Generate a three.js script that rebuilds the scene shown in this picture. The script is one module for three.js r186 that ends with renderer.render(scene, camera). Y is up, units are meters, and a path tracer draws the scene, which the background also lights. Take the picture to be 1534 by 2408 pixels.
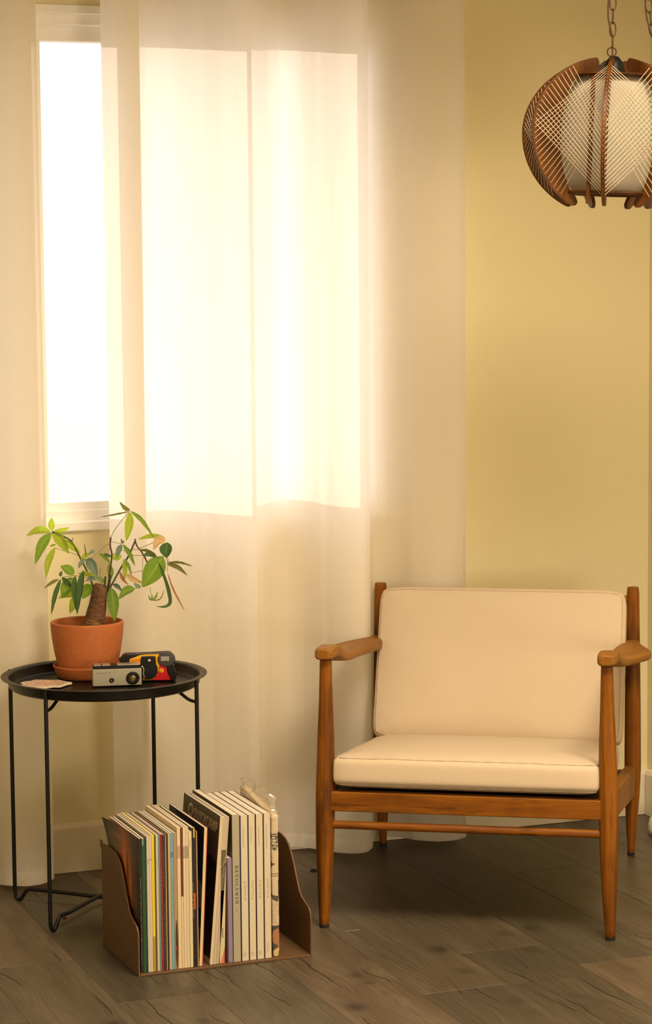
import * as THREE from 'three';
import { RoundedBoxGeometry } from 'three/addons/geometries/RoundedBoxGeometry.js';
import { mergeGeometries, mergeVertices } from 'three/addons/utils/BufferGeometryUtils.js';
import { RectAreaLightUniformsLib } from 'three/addons/lights/RectAreaLightUniformsLib.js';

// ---------------------------------------------------------------- camera, sky, sun, large lights, exposure
// The room: x runs along the window wall, z comes into the room from that wall (wall face at z = 0), y is up.
const scene = new THREE.Scene();
const camera = new THREE.PerspectiveCamera(24.27, 1534 / 2408, 0.1, 200);
camera.position.set(-2.0442, 1.39, 5.2949);
camera.up.set(0.933 * 0.00873, 1, 0.36 * 0.00873);
camera.lookAt(-2.0442 + 0.3583, 1.39 - 0.1011, 5.2949 - 0.9281);

const renderer = new THREE.WebGLRenderer();
renderer.toneMapping = THREE.LinearToneMapping;
renderer.toneMappingExposure = 1.1;
renderer.shadowMap.enabled = true;

scene.background = new THREE.Color().setRGB(1.95, 1.78, 1.72);      // hazy bright evening sky

const sun = new THREE.DirectionalLight(new THREE.Color().setRGB(1, 0.82, 0.7), 1.6);
sun.position.set(0.38 * 6, 0.13 * 6 + 1.3, -6);
sun.target.position.set(0, 1.3, 0);
sun.castShadow = true;
sun.shadow.radius = 1;
sun.shadow.mapSize.set(2048, 2048);
Object.assign(sun.shadow.camera, { left: -4, right: 4, top: 3, bottom: -3, near: 0.1, far: 20 });
scene.add(sun, sun.target);

RectAreaLightUniformsLib.init();
const dayLight = new THREE.RectAreaLight(new THREE.Color().setRGB(1, 0.78, 0.53), 15.5, 1.25, 0.85);   // daylight of the low window in the wall behind the camera
dayLight.position.set(-0.25, 0.8, 6.57);
dayLight.lookAt(-0.25, 0.8, 0);
const roofLight = new THREE.RectAreaLight(new THREE.Color().setRGB(1, 0.775, 0.52), 26, 1.3, 1.3);   // roof window daylight; an added deep shaft keeps it off the upper wall
roofLight.position.set(-0.2, 2.93, 2.6);
roofLight.lookAt(-0.2, 0, 2.6);
scene.add(dayLight, roofLight);

// ---------------------------------------------------------------- helpers
let seedState = 12345;
const rnd = () => { seedState = (seedState + 0x6d2b79f5) | 0; let t = Math.imul(seedState ^ (seedState >>> 15), 1 | seedState); t = (t + Math.imul(t ^ (t >>> 7), 61 | t)) ^ t; return ((t ^ (t >>> 14)) >>> 0) / 4294967296; };
const rr = (a, b) => a + (b - a) * rnd();
const V3 = (x, y, z) => new THREE.Vector3(x, y, z);
const lerp = THREE.MathUtils.lerp, clamp = THREE.MathUtils.clamp;
const used = {};
function numbered(name) { const n = used[name] = (used[name] ?? -1) + 1; return n ? name + '_' + String(n).padStart(3, '0') : name; }
function tag(o, label, category, group, kind) {
  if (label) o.userData.label = label;
  if (category) o.userData.category = category;
  if (group) o.userData.group = group;
  if (kind) o.userData.kind = kind;
  return o;
}
function shadows(o) { o.castShadow = true; o.receiveShadow = true; return o; }
function thing(name, label, category, [x, y, z] = [0, 0, 0], turn = 0, group) {
  const o = new THREE.Group(); o.name = numbered(name); scene.add(o);
  o.position.set(x, y, z); o.rotation.y = turn;
  return tag(o, label, category, group);
}
function clean(g) {
  g = g.index ? g.toNonIndexed() : g;
  for (const k of Object.keys(g.attributes)) if (!['position', 'normal', 'uv'].includes(k)) g.deleteAttribute(k);
  return g;
}
function merge(list) { return list.length === 1 ? list[0] : mergeGeometries(list.map(clean), false); }
function part(name, geo, mat, parent) {
  const m = shadows(new THREE.Mesh(Array.isArray(geo) ? merge(geo) : geo, mat));
  m.name = parent ? name : numbered(name);
  (parent ?? scene).add(m);
  return m;
}
function struct(name, geo, mat, parent) { const m = part(name, geo, mat, parent); if (!parent) m.userData.kind = 'structure'; return m; }
// uv in metres from the face's main direction; along = axis that becomes v (the grain)
function boxUV(g, along = 1, scale = 1, off = [0, 0]) {
  g = clean(g); const p = g.attributes.position, n = g.attributes.normal, uv = new Float32Array(p.count * 2);
  for (let i = 0; i < p.count; i += 3) {
    const a = [0, 0, 0];
    for (let k = 0; k < 3; k++) { a[0] += Math.abs(n.getX(i + k)); a[1] += Math.abs(n.getY(i + k)); a[2] += Math.abs(n.getZ(i + k)); }
    let d = a.indexOf(Math.max(...a)); if (d === along) d = (along + 1) % 3;
    const u = 3 - d - along;
    for (let k = 0; k < 3; k++) {
      const c = [p.getX(i + k), p.getY(i + k), p.getZ(i + k)];
      uv[(i + k) * 2] = c[u] * scale + off[0]; uv[(i + k) * 2 + 1] = c[along] * scale + off[1];
    }
  }
  return g.setAttribute('uv', new THREE.BufferAttribute(uv, 2));
}
const box = (x0, x1, y0, y1, z0, z1) => new THREE.BoxGeometry(x1 - x0, y1 - y0, z1 - z0).translate((x0 + x1) / 2, (y0 + y1) / 2, (z0 + z1) / 2);
const rbox = (x0, x1, y0, y1, z0, z1, r = 0.003, s = 2) => new RoundedBoxGeometry(x1 - x0, y1 - y0, z1 - z0, s, r).translate((x0 + x1) / 2, (y0 + y1) / 2, (z0 + z1) / 2);
const lathe = (pts, seg = 48) => new THREE.LatheGeometry(pts.map(([r, y]) => new THREE.Vector2(Math.max(r, 1e-5), y)), seg);
function tube(points, radius, seg = 40, radial = 10, tension = 0.5) {
  const c = new THREE.CatmullRomCurve3(points.map((p) => V3(...p)), false, 'catmullrom', tension);
  return new THREE.TubeGeometry(c, seg, radius, radial, false);
}
function rod(a, b, r0, r1 = r0, radial = 12) {                       // closed cylinder between two points
  const A = V3(...a), B = V3(...b), d = B.clone().sub(A), g = new THREE.CylinderGeometry(r1, r0, d.length(), radial);
  g.applyQuaternion(new THREE.Quaternion().setFromUnitVectors(V3(0, 1, 0), d.clone().normalize()));
  return g.translate((A.x + B.x) / 2, (A.y + B.y) / 2, (A.z + B.z) / 2);
}
// surface from a grid of points: rows[i][j] = [x, y, z]
function grid(rows, closeU = false, uvFn) {
  const R = rows.length, C = rows[0].length, pos = [], uv = [], idx = [];
  for (let i = 0; i < R; i++) for (let j = 0; j < C; j++) { pos.push(...rows[i][j]); uv.push(...(uvFn ? uvFn(i, j) : [j / (C - 1), i / (R - 1)])); }
  for (let i = 0; i + 1 < R; i++) for (let j = 0; j + 1 < C; j++) { const a = i * C + j, b = a + 1, c = a + C, d = c + 1; idx.push(a, b, d, a, d, c); }
  const g = new THREE.BufferGeometry();
  g.setAttribute('position', new THREE.Float32BufferAttribute(pos, 3));
  g.setAttribute('uv', new THREE.Float32BufferAttribute(uv, 2));
  g.setIndex(idx);
  g.computeVertexNormals();
  if (closeU) {                                                      // weld the normals of the seam
    const n = g.attributes.normal, v = V3();
    for (let i = 0; i < R; i++) { const a = i * C, b = a + C - 1; v.set(n.getX(a) + n.getX(b), n.getY(a) + n.getY(b), n.getZ(a) + n.getZ(b)).normalize(); n.setXYZ(a, v.x, v.y, v.z); n.setXYZ(b, v.x, v.y, v.z); }
  }
  return g;
}
// ---------------------------------------------------------------- noise and textures
function makeNoise(seed) {
  const t = new Float32Array(65536); let s = seed;
  for (let i = 0; i < 65536; i++) { s = (Math.imul(s, 1664525) + 1013904223) | 0; t[i] = (s >>> 8) / 16777216; }
  const h = (x, y) => t[((x & 255) << 8) | (y & 255)];
  return (x, y) => {
    const xi = Math.floor(x), yi = Math.floor(y), fx = x - xi, fy = y - yi, u = fx * fx * (3 - 2 * fx), v = fy * fy * (3 - 2 * fy);
    return lerp(lerp(h(xi, yi), h(xi + 1, yi), u), lerp(h(xi, yi + 1), h(xi + 1, yi + 1), u), v);
  };
}
const nz = makeNoise(77), nz2 = makeNoise(4242);
const fbm = (x, y, o = 4, n = nz) => { let s = 0, a = 0.5, f = 1; for (let i = 0; i < o; i++, a *= 0.5, f *= 2.03) s += a * n(x * f + i * 17.3, y * f + i * 9.1); return s / (1 - Math.pow(0.5, o)); };
function dataTex(w, h, fn, srgb = true) {
  const d = new Uint8Array(w * h * 4);
  for (let y = 0; y < h; y++) for (let x = 0; x < w; x++) {
    const c = fn((x + 0.5) / w, (y + 0.5) / h), o = (y * w + x) * 4;
    d[o] = clamp(c[0], 0, 255); d[o + 1] = clamp(c[1], 0, 255); d[o + 2] = clamp(c[2], 0, 255); d[o + 3] = 255;
  }
  const t = new THREE.DataTexture(d, w, h);
  t.magFilter = THREE.LinearFilter; t.minFilter = THREE.LinearMipmapLinearFilter; t.generateMipmaps = true;
  t.wrapS = t.wrapT = THREE.RepeatWrapping; if (srgb) t.colorSpace = THREE.SRGBColorSpace; t.needsUpdate = true;
  return t;
}
function canvasTex(w, h, draw) {
  const c = document.createElement('canvas'); c.width = w; c.height = h;
  draw(c.getContext('2d'), w, h);
  const t = new THREE.CanvasTexture(c); t.colorSpace = THREE.SRGBColorSpace; t.magFilter = THREE.LinearFilter;
  return t;
}
const std = (o) => new THREE.MeshStandardMaterial(o);
const phys = (o) => new THREE.MeshPhysicalMaterial(o);
const lin = (r, g, b) => new THREE.Color().setRGB(r, g, b);
const mix3 = (a, b, t) => [lerp(a[0], b[0], t), lerp(a[1], b[1], t), lerp(a[2], b[2], t)];

// floor planks: greyish oak with grain, knots and dark cracks (width 0.1855 m, length 1.22 m)
function plankTexture(seed) {
  const W = 384, H = 1536, ox = seed * 31.7, oy = seed * 57.3; let s = seed * 991 + 7;
  const r = () => { s = (Math.imul(s, 1103515245) + 12345) & 0x7fffffff; return s / 0x7fffffff; };
  const knots = [], cracks = [];
  for (let i = 0; i < 4; i++) knots.push([0.12 + 0.76 * r(), r(), 0.012 + 0.018 * r(), 0.15 + 0.5 * r()]);
  for (let i = 0; i < 5; i++) cracks.push([0.15 + 0.7 * r(), r(), 0.07 + 0.12 * r(), r() * 40]);
  const base = [[134, 120, 99], [142, 126, 104], [126, 112, 92], [140, 122, 100]][seed % 4], dark = [62, 50, 38], light = [172, 157, 132];
  const relief = new Float32Array(W * H);
  const map = dataTex(W, H, (u, v) => {
    const X = u * 0.1855, Y = v * 1.22;
    let wx = X + 0.012 * (fbm(X * 9 + ox, Y * 3 + oy, 3) - 0.5), pull = 0;
    for (const [kx, ky, kr, ks] of knots) { const dx = X - kx * 0.1855, dy = (Y - ky * 1.22) * 0.45, q = Math.exp(-(dx * dx + dy * dy) / (kr * kr * 5)); wx += dx * q * 0.7; pull += q * ks; }
    const arch = fbm(wx * 26 + ox, Y * 1.5 + oy, 3);
    const rings = 0.5 + 0.5 * Math.sin(arch * 60 + wx * 260);
    const fine = fbm(wx * 900 + ox, Y * 14 + oy, 2, nz2), broad = fbm(wx * 22 + oy, Y * 2.2 + ox, 4), cloud = fbm(X * 14 + 5 * seed, Y * 7, 3, nz2);
    let c = mix3(base, light, clamp((broad - 0.45) * 1.4, 0, 1));
    c = mix3(c, dark, clamp(0.16 * rings + 0.42 * clamp(0.55 - fine, 0, 1) + 0.5 * clamp(0.42 - cloud, 0, 1), 0, 0.7));
    for (const [kx, ky, kr, ks] of knots) { const dx = X - kx * 0.1855, dy = (Y - ky * 1.22) * 0.8, q = Math.exp(-(dx * dx + dy * dy) / (kr * kr * 0.5 * (0.6 + fbm(X * 60, Y * 60, 2)))); c = mix3(c, [62, 50, 38], clamp(q * ks, 0, 0.7)); }
    let cut = 0;
    for (const [cx, cy, cl, cs] of cracks) {
      const t = (Y - cy * 1.22) / cl; if (t < -1 || t > 1) continue;
      const line = cx * 0.1855 + 0.016 * (fbm(Y * 9 + cs, cs, 3) - 0.5) * 2 + 0.006 * t, w = 0.0019 * (1 - t * t) * (0.5 + fbm(Y * 50 + cs, 3, 2));
      cut = Math.max(cut, clamp(1.2 - Math.abs(X - line) / w, 0, 1));
    }
    c = mix3(c, [30, 22, 15], cut * 0.92);
    relief[Math.floor(v * H) * W + Math.floor(u * W)] = clamp(0.5 + 0.35 * (fine - 0.5) - 0.15 * rings - 0.7 * cut, 0, 1);
    return c;
  });
  const bump = dataTex(W, H, (u, v) => { const k = relief[Math.floor(v * H) * W + Math.floor(u * W)] * 255; return [k, k, k]; }, false);
  for (const t of [map, bump]) t.wrapS = t.wrapT = THREE.RepeatWrapping;
  return [map, bump];
}
// stained chair wood, v runs along the grain, 0.25 m x 1 m
const woodMap = dataTex(512, 1024, (u, v) => {
  const X = u, Y = v, w = X + 0.05 * fbm(X * 4, Y * 3, 3);
  const grain = fbm(w * 60, Y * 5, 4), fine = fbm(X * 220, Y * 18, 2, nz2), blot = fbm(X * 5 + 9, Y * 5, 4, nz2), ring = 0.5 + 0.5 * Math.sin(w * 70 + 7 * fbm(X * 3, Y * 2, 2));
  let c = mix3([176, 108, 48], [130, 70, 26], clamp(grain * 1.3 - 0.15, 0, 1));
  c = mix3(c, [196, 130, 66], 0.35 * ring * (1 - fine));
  c = mix3(c, [72, 36, 14], clamp((blot - 0.55) * 2.2, 0, 0.75));
  return mix3(c, [58, 28, 10], clamp((0.36 - fine) * 1.8, 0, 0.6));
});
for (const t of [woodMap]) t.wrapS = t.wrapT = THREE.MirroredRepeatWrapping;
const woodBump = dataTex(256, 512, (u, v) => { const k = 255 * fbm(u * 110, v * 9, 3); return [k, k, k]; }, false);
const paleWoodMap = dataTex(256, 512, (u, v) => {
  const g = fbm(u * 40 + 3, v * 4, 4), f = fbm(u * 130, v * 12, 2, nz2), b = fbm(u * 4, v * 4, 3);
  let c = mix3([180, 124, 72], [150, 94, 48], g);
  c = mix3(c, [112, 66, 32], clamp((b - 0.55) * 1.8, 0, 0.6));
  return mix3(c, [96, 56, 28], clamp((0.38 - f) * 1.6, 0, 0.5));
});
paleWoodMap.wrapS = paleWoodMap.wrapT = THREE.MirroredRepeatWrapping;
const weaveBump = dataTex(256, 256, (u, v) => { const k = 128 + 50 * Math.sin(u * 64 * Math.PI) * Math.sign(Math.sin(v * 64 * Math.PI)) + 60 * (fbm(u * 40, v * 40, 2) - 0.5); return [k, k, k]; }, false);
const plasterBump = dataTex(512, 512, (u, v) => { const k = 255 * fbm(u * 60, v * 60, 4); return [k, k, k]; }, false);
const clayMap = dataTex(256, 256, (u, v) => { const n = fbm(u * 9, v * 9, 4), f = fbm(u * 90, v * 120, 2, nz2); return mix3(mix3([190, 104, 66], [170, 86, 50], n), [205, 128, 92], clamp((f - 0.55) * 0.9, 0, 0.4)); });
const barkMap = dataTex(256, 256, (u, v) => {
  const n = fbm(u * 14, v * 26, 4), b = fbm(u * 4, v * 5, 3, nz2), ring = 0.5 + 0.5 * Math.sin(v * 60 + 6 * fbm(u * 5, v * 3, 2));
  let c = mix3([104, 72, 46], [66, 46, 30], clamp(n * 1.4 - 0.2, 0, 1)); c = mix3(c, [150, 112, 70], clamp((b - 0.56) * 2.5, 0, 0.7));
  return mix3(c, [52, 36, 24], 0.1 * ring);
});
const barkBump = dataTex(256, 256, (u, v) => { const k = 255 * fbm(u * 20, v * 34, 4); return [k, k, k]; }, false);
const kraftMap = dataTex(256, 256, (u, v) => { const n = fbm(u * 30, v * 30, 3), f = fbm(u * 120, v * 120, 2, nz2); return mix3(mix3([128, 88, 54], [116, 78, 46], n), [150, 110, 74], clamp((f - 0.6) * 1.2, 0, 0.4)); });
// edges of paper: thin lines along the depth of a magazine
const paperMap = dataTex(256, 64, (u, v) => { const n = nz(u * 90, v * 1.2), m = nz2(u * 24, 4), k = 196 + 46 * n; return m > 0.86 ? [k, k * 0.82, k * 0.72] : [k, k * 0.96, k * 0.88]; });
function leafTexture(a, b, vein) {
  return dataTex(64, 128, (u, v) => {
    const s = Math.abs(u - 0.5) * 2, side = 0.5 + 0.5 * Math.sin((v * 1.0 - s * 0.22) * 85), n = fbm(u * 6, v * 10, 3);
    let c = mix3(a, b, n); c = mix3(c, vein, 0.35 * Math.pow(side, 6));
    return mix3(c, vein, clamp(1.3 - s * 14, 0, 0.8));
  });
}

// ---------------------------------------------------------------- materials
const M = {
  wall: std({ color: lin(0.8, 0.73, 0.46), roughness: 0.85, bumpMap: plasterBump, bumpScale: 0.0004 }),
  ceiling: std({ color: lin(0.26, 0.21, 0.14), roughness: 0.9 }),
  trim: std({ color: lin(0.8, 0.73, 0.56), roughness: 0.5 }),
  frame: std({ color: lin(0.93, 0.91, 0.85), roughness: 0.4 }),
  glass: phys({ color: 0xffffff, roughness: 0, transmission: 1, thickness: 0, ior: 1.5 }),
  outdoor: std({ color: lin(0.48, 0.46, 0.42), roughness: 0.9 }),
  curtain: phys({ color: lin(0.95, 0.92, 0.86), roughness: 1, transmission: 0.56, thickness: 0, specularIntensity: 0, side: THREE.DoubleSide, bumpMap: weaveBump, bumpScale: 0.0002 }),
  metal: phys({ color: lin(0.006, 0.006, 0.006), roughness: 0.4, specularIntensity: 0.6 }),
  trayMetal: phys({ color: lin(0.009, 0.008, 0.007), roughness: 0.38, specularIntensity: 0.7 }),
  wood: phys({ map: woodMap, color: lin(0.72, 0.74, 0.13), roughness: 0.5, specularIntensity: 0.6, bumpMap: woodBump, bumpScale: 0.0006 }),
  paleWood: phys({ map: paleWoodMap, color: lin(0.74, 0.76, 0.26), roughness: 0.55, specularIntensity: 0.6, bumpMap: woodBump, bumpScale: 0.0006 }),
  cushion: std({ color: lin(0.62, 0.51, 0.375), roughness: 0.95, bumpMap: weaveBump, bumpScale: 0.0003 }),
  webbing: std({ color: lin(0.06, 0.05, 0.03), roughness: 0.9 }),
  rubber: std({ color: lin(0.012, 0.012, 0.012), roughness: 0.6 }),
  clay: std({ map: clayMap, color: lin(1.0, 1.18, 0.8), roughness: 0.75 }),
  soil: std({ color: lin(0.04, 0.025, 0.015), roughness: 1 }),
  bark: std({ map: barkMap, color: lin(1.5, 1.5, 1.3), roughness: 0.9, bumpMap: barkBump, bumpScale: 0.003 }),
  stem: std({ color: lin(0.06, 0.07, 0.02), roughness: 0.6 }),
  redStem: std({ color: lin(0.11, 0.04, 0.03), roughness: 0.6 }),
  paleStem: std({ color: lin(0.25, 0.26, 0.08), roughness: 0.6 }),
  kraft: std({ map: kraftMap, color: lin(0.64, 0.76, 0.84), roughness: 0.62 }),
  pages: std({ map: paperMap, roughness: 0.9 }),
  brass: std({ color: lin(0.1, 0.066, 0.024), roughness: 0.45, metalness: 0.6 }),
  black: phys({ color: lin(0.008, 0.008, 0.009), roughness: 0.45, specularIntensity: 0.6 }),
  opal: phys({ color: lin(0.62, 0.58, 0.5), roughness: 1, transmission: 0.35, thickness: 0, specularIntensity: 0.3, side: THREE.DoubleSide }),
  string: std({ color: lin(0.66, 0.55, 0.4), roughness: 0.8 }),
  cord: std({ color: lin(0.07, 0.035, 0.012), roughness: 0.5 }),
};
const LEAF = {
  bright: leafTexture([186, 206, 44], [160, 188, 36], [208, 218, 96]),
  mid: leafTexture([138, 178, 44], [112, 158, 36], [178, 200, 92]),
  dark: leafTexture([76, 112, 54], [60, 94, 44], [130, 154, 104]),
  silver: leafTexture([124, 146, 128], [104, 130, 112], [168, 182, 164]),
  olive: leafTexture([128, 132, 60], [112, 112, 48], [168, 160, 92]),
  tan: leafTexture([232, 200, 144], [216, 176, 122], [240, 212, 164]),
  rust: leafTexture([204, 146, 104], [176, 108, 74], [216, 168, 126]),
};
for (const k of Object.keys(LEAF)) {
  const clear = { bright: 0.75, mid: 0.7, olive: 0.45, tan: 0.5, rust: 0.4, dark: 0.25, silver: 0.15 }[k];
  M['leaf_' + k] = phys({ map: LEAF[k], roughness: 0.95, transmission: clear, thickness: 0, side: THREE.DoubleSide, specularIntensity: 1 });
}

// ---------------------------------------------------------------- the setting
{
  const floor = new THREE.Group(); floor.name = 'floor'; floor.userData.kind = 'structure'; scene.add(floor);
  part('subfloor', box(-3.1, 1.074, -0.1, -0.009, -0.2, 6.8), std({ color: lin(0.08, 0.06, 0.045), roughness: 0.9 }), floor);
  const w = 0.1855, L = 1.22, c = 0.0009, d = 0.0005;
  const variants = [0, 1, 2, 3].map((k) => { const [map, bump] = plankTexture(k + 1); return std({ map, bumpMap: bump, bumpScale: 0.0007, roughness: 0.42 }); }), tones = [lin(0.42, 0.44, 0.46), lin(0.33, 0.345, 0.35), lin(0.44, 0.435, 0.43), lin(0.37, 0.39, 0.39)];
  for (const v of variants) v.color.copy(tones[0]);
  for (const t of tones.slice(1)) for (const v of variants.slice(0, 4)) { const m = v.clone(); m.color.copy(t); variants.push(m); }
  function plankGeo(len, u0, flip) {
    const hw = w / 2 - 0.0002, hl = len / 2 - 0.0002, P = [], N = [], U = [];
    const quad = (a, b, cc, dd, n) => { for (const q of [a, b, cc, a, cc, dd]) { P.push(...q); N.push(...n); const x = (q[0] / w + 0.5), z = q[2] / L + 0.5 + u0; U.push(flip ? 1 - x : x, flip ? -z : z); } };
    const t = [[-hw + c, 0, -hl + c], [-hw + c, 0, hl - c], [hw - c, 0, hl - c], [hw - c, 0, -hl + c]], e = [[-hw, -d, -hl], [-hw, -d, hl], [hw, -d, hl], [hw, -d, -hl]], bt = e.map(([x, , z]) => [x, -0.009, z]);
    quad(t[0], t[1], t[2], t[3], [0, 1, 0]);
    const nrm = [[-1, 0], [0, 1], [1, 0], [0, -1]];
    for (let k = 0; k < 4; k++) { const j = (k + 1) % 4, [nx, nzz] = nrm[k]; quad(t[k], e[k], e[j], t[j], [nx * 0.6, 0.8, nzz * 0.6]); quad(e[k], bt[k], bt[j], e[j], [nx, 0, nzz]); }
    const g = new THREE.BufferGeometry();
    g.setAttribute('position', new THREE.Float32BufferAttribute(P, 3)); g.setAttribute('normal', new THREE.Float32BufferAttribute(N, 3)); g.setAttribute('uv', new THREE.Float32BufferAttribute(U, 2));
    return g;
  }
  const full = [0, 1, 2, 3].map((k) => plankGeo(L, k * 0.27, k % 2 === 1));
  const starts = { '-1': 0.70, 0: 1.017, 1: 0.52, 2: 0.2, 3: 1.19, 4: 0.968, 5: 1.13, 6: 0.42, 7: 0.86 };   // where the butt joints lie in the rows seen
  for (let i = -14; i < 10; i++) {
    const x0 = -0.828 + i * w; if (x0 < -2.9 || x0 > 0.9) continue;
    let z = (starts[i] ?? rr(0.1, 1.2)) - L, k = 0;
    while (z < 6.6) {
      const a = Math.max(z, 0.001), b = Math.min(z + L, 6.6);
      if (b - a > 0.02) {
        const whole = b - a > L - 0.002, v = Math.floor(rr(0, variants.length)), g = whole ? full[Math.floor(rr(0, 4))] : plankGeo(b - a, rr(0, 1), rnd() < 0.5);
        const m = part('plank', g, variants[v], floor); m.position.set(x0 + w / 2, 0, (a + b) / 2);
      }
      z += L; k++;
    }
  }
}
const WX0 = -0.76, WX1 = 0.2, WY0 = 0.8, WY1 = 1.99;                 // opening of the window behind the curtains
struct('wall_back', [box(-3.1, WX0, 0, 2.6, -0.2, 0), box(WX1, 1.074, 0, 2.6, -0.2, 0), box(WX0, WX1, 0, WY0, -0.2, 0), box(WX0, WX1, WY1, 2.6, -0.2, 0)].map((g) => boxUV(g, 1, 1)), M.wall);
struct('wall_right', boxUV(box(0.874, 1.074, 0, 2.6, 0, 6.6), 1), M.wall);
struct('wall_left', boxUV(box(-3.1, -2.9, 0, 2.6, 0, 6.6), 1), M.wall);
struct('wall_front', [box(-3.1, -0.9, 0, 2.6, 6.6, 6.8), box(0.4, 1.074, 0, 2.6, 6.6, 6.8), box(-0.9, 0.4, 0, 0.35, 6.6, 6.8), box(-0.9, 0.4, 1.25, 2.6, 6.6, 6.8)].map((g) => boxUV(g, 1)), M.wall);
struct('ceiling', [box(-3.1, 1.074, 2.55, 2.75, -0.2, 1.9), box(-3.1, 1.074, 2.55, 2.75, 3.3, 6.8), box(-3.1, -0.9, 2.55, 2.75, 1.9, 3.3), box(0.5, 1.074, 2.55, 2.75, 1.9, 3.3), box(-1, 0.6, 2.75, 3.1, 1.8, 1.9), box(-1, 0.6, 2.75, 3.1, 3.3, 3.4), box(-1, -0.9, 2.75, 3.1, 1.9, 3.3), box(0.5, 0.6, 2.75, 3.1, 1.9, 3.3)], M.ceiling);  // upper boxes: unseen roof shaft, added to cut light off the upper wall
struct('ground', box(-40, 40, -0.5, -0.3, -60, 30), M.outdoor);
function baseboard(name, len, place) {
  const s = new THREE.Shape(); s.moveTo(0, 0); s.lineTo(0.015, 0); s.lineTo(0.015, 0.104); s.lineTo(0.011, 0.113); s.lineTo(0, 0.115); s.lineTo(0, 0);
  const m = struct(name, new THREE.ExtrudeGeometry(s, { depth: len, bevelEnabled: false }), M.trim); place(m); return m;
}
baseboard('baseboard_back', 3.774, (m) => { m.rotation.y = -Math.PI / 2; m.position.set(0.874, 0.001, 0.0005); m.scale.x = 1; });
baseboard('baseboard_right', 6.58, (m) => { m.rotation.y = Math.PI; m.position.set(0.8735, 0.001, 6.6); });
{ // window_1: fixed frame, sash, pane, hinges, sill, head trim
  const win = new THREE.Group(); win.name = 'window_1'; win.userData.kind = 'structure'; scene.add(win);
  const ring = (x0, x1, y0, y1, t, z0, z1) => [rbox(x0, x1, y1 - t, y1, z0, z1, 0.003), rbox(x0, x1, y0, y0 + t, z0, z1, 0.003), rbox(x0, x0 + t, y0 + t - 0.002, y1 - t + 0.002, z0, z1, 0.003), rbox(x1 - t, x1, y0 + t - 0.002, y1 - t + 0.002, z0, z1, 0.003)];
  part('window_frame', [...ring(WX0, WX1, WY0, WY1, 0.044, -0.16, -0.012), rbox(WX0, WX1, WY1 - 0.02, WY1, -0.014, 0.004, 0.002)], M.frame, win);
  const sash = part('sash', ring(-0.714, 0.153, 0.819, 1.953, 0.042, -0.07, -0.03), M.frame, win);
  part('pane', new THREE.PlaneGeometry(0.785, 1.054).translate(-0.2805, 1.386, -0.055), M.glass, win);
  for (const y of [1.80, 0.973]) {
    const loop = [[0.11, y + 0.02, 0], [0.104, y + 0.016, 0], [0.1015, y, 0], [0.104, y - 0.016, 0], [0.11, y - 0.02, 0]].map(([x, yy]) => [x, yy, -0.034]);
    part('hinge', [tube(loop, 0.0013, 24, 8), rbox(0.108, 0.124, y - 0.021, y + 0.021, -0.037, -0.027, 0.001)], M.frame, sash);
  }
  part('window_sill', rbox(WX0 - 0.02, WX1 + 0.02, 0.797, 0.82, -0.1, 0.012, 0.004), M.frame, win);
}
{ // window_2 in the ceiling, outside the picture: roof window; its deep shaft is added to shade the upper wall
  const win = new THREE.Group(); win.name = 'window_2'; win.userData.kind = 'structure'; scene.add(win);
  const t = 0.04, x0 = -0.9, x1 = 0.5;
  part('window_frame', [box(x0, x1, 2.98, 3.04, 1.9, 1.9 + t), box(x0, x1, 2.98, 3.04, 3.3 - t, 3.3), box(x0, x0 + t, 2.98, 3.04, 1.9, 3.3), box(x1 - t, x1, 2.98, 3.04, 1.9, 3.3)], M.frame, win);
  part('pane', new THREE.PlaneGeometry(1.34, 1.34).rotateX(Math.PI / 2).translate(-0.2, 3.01, 2.6), M.glass, win);
}

{ // window_3 in the wall behind the camera: soft light from the front
  const win = new THREE.Group(); win.name = 'window_3'; win.userData.kind = 'structure'; scene.add(win);
  const t = 0.04, z0 = 6.66, z1 = 6.72;
  part('window_frame', [box(-0.9, 0.4, 0.35, 0.35 + t, z0, z1), box(-0.9, 0.4, 1.25 - t, 1.25, z0, z1), box(-0.9, -0.9 + t, 0.35, 1.25, z0, z1), box(0.4 - t, 0.4, 0.35, 1.25, z0, z1)], M.frame, win);
  part('pane', new THREE.PlaneGeometry(1.24, 0.84).rotateY(Math.PI).translate(-0.25, 0.8, 6.69), M.glass, win);
}

// ---------------------------------------------------------------- curtains
function curtainSheet(pts, y0, y1, rows, cols, off = 0) {
  const curve = new THREE.CatmullRomCurve3(pts.map(([x, z]) => V3(x, 0, z)), false, 'centripetal'), P = curve.getSpacedPoints(cols), len = curve.getLength();
  const out = [];
  for (let i = 0; i <= rows; i++) {
    const t = i / rows, y = lerp(y0, y1, t), row = [];
    for (let j = 0; j <= cols; j++) {
      const s = j / cols * len, T = curve.getTangentAt(j / cols), nx = -T.z, nzz = T.x;
      // cloth falls a little unevenly: fine vertical drapes that open towards the hem
      const k = (0.0035 * (fbm(s * 14, y * 0.5, 2) - 0.5) + 0.0022 * (fbm(s * 46, y * 0.9 + 5, 2, nz2) - 0.5)) * (1.6 - 0.5 * t) + off;
      row.push([P[j].x + nx * k, y, P[j].z + nzz * k]);
    }
    out.push(row);
  }
  return grid(out, false, (i, j) => [j / cols * len * 12, lerp(y0, y1, i / rows) * 12]);
}
function curtain(label, pts, cols) {
  const t = thing('curtain', label, 'curtain', [0, 0, 0], 0);
  part('cloth', curtainSheet(pts, 0.014, 2.415, 24, cols), M.curtain, t);
  part('hem', curtainSheet(pts, 0.0135, 0.046, 1, cols, 0.0018), M.curtain, t);
  return t;
}
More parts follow.
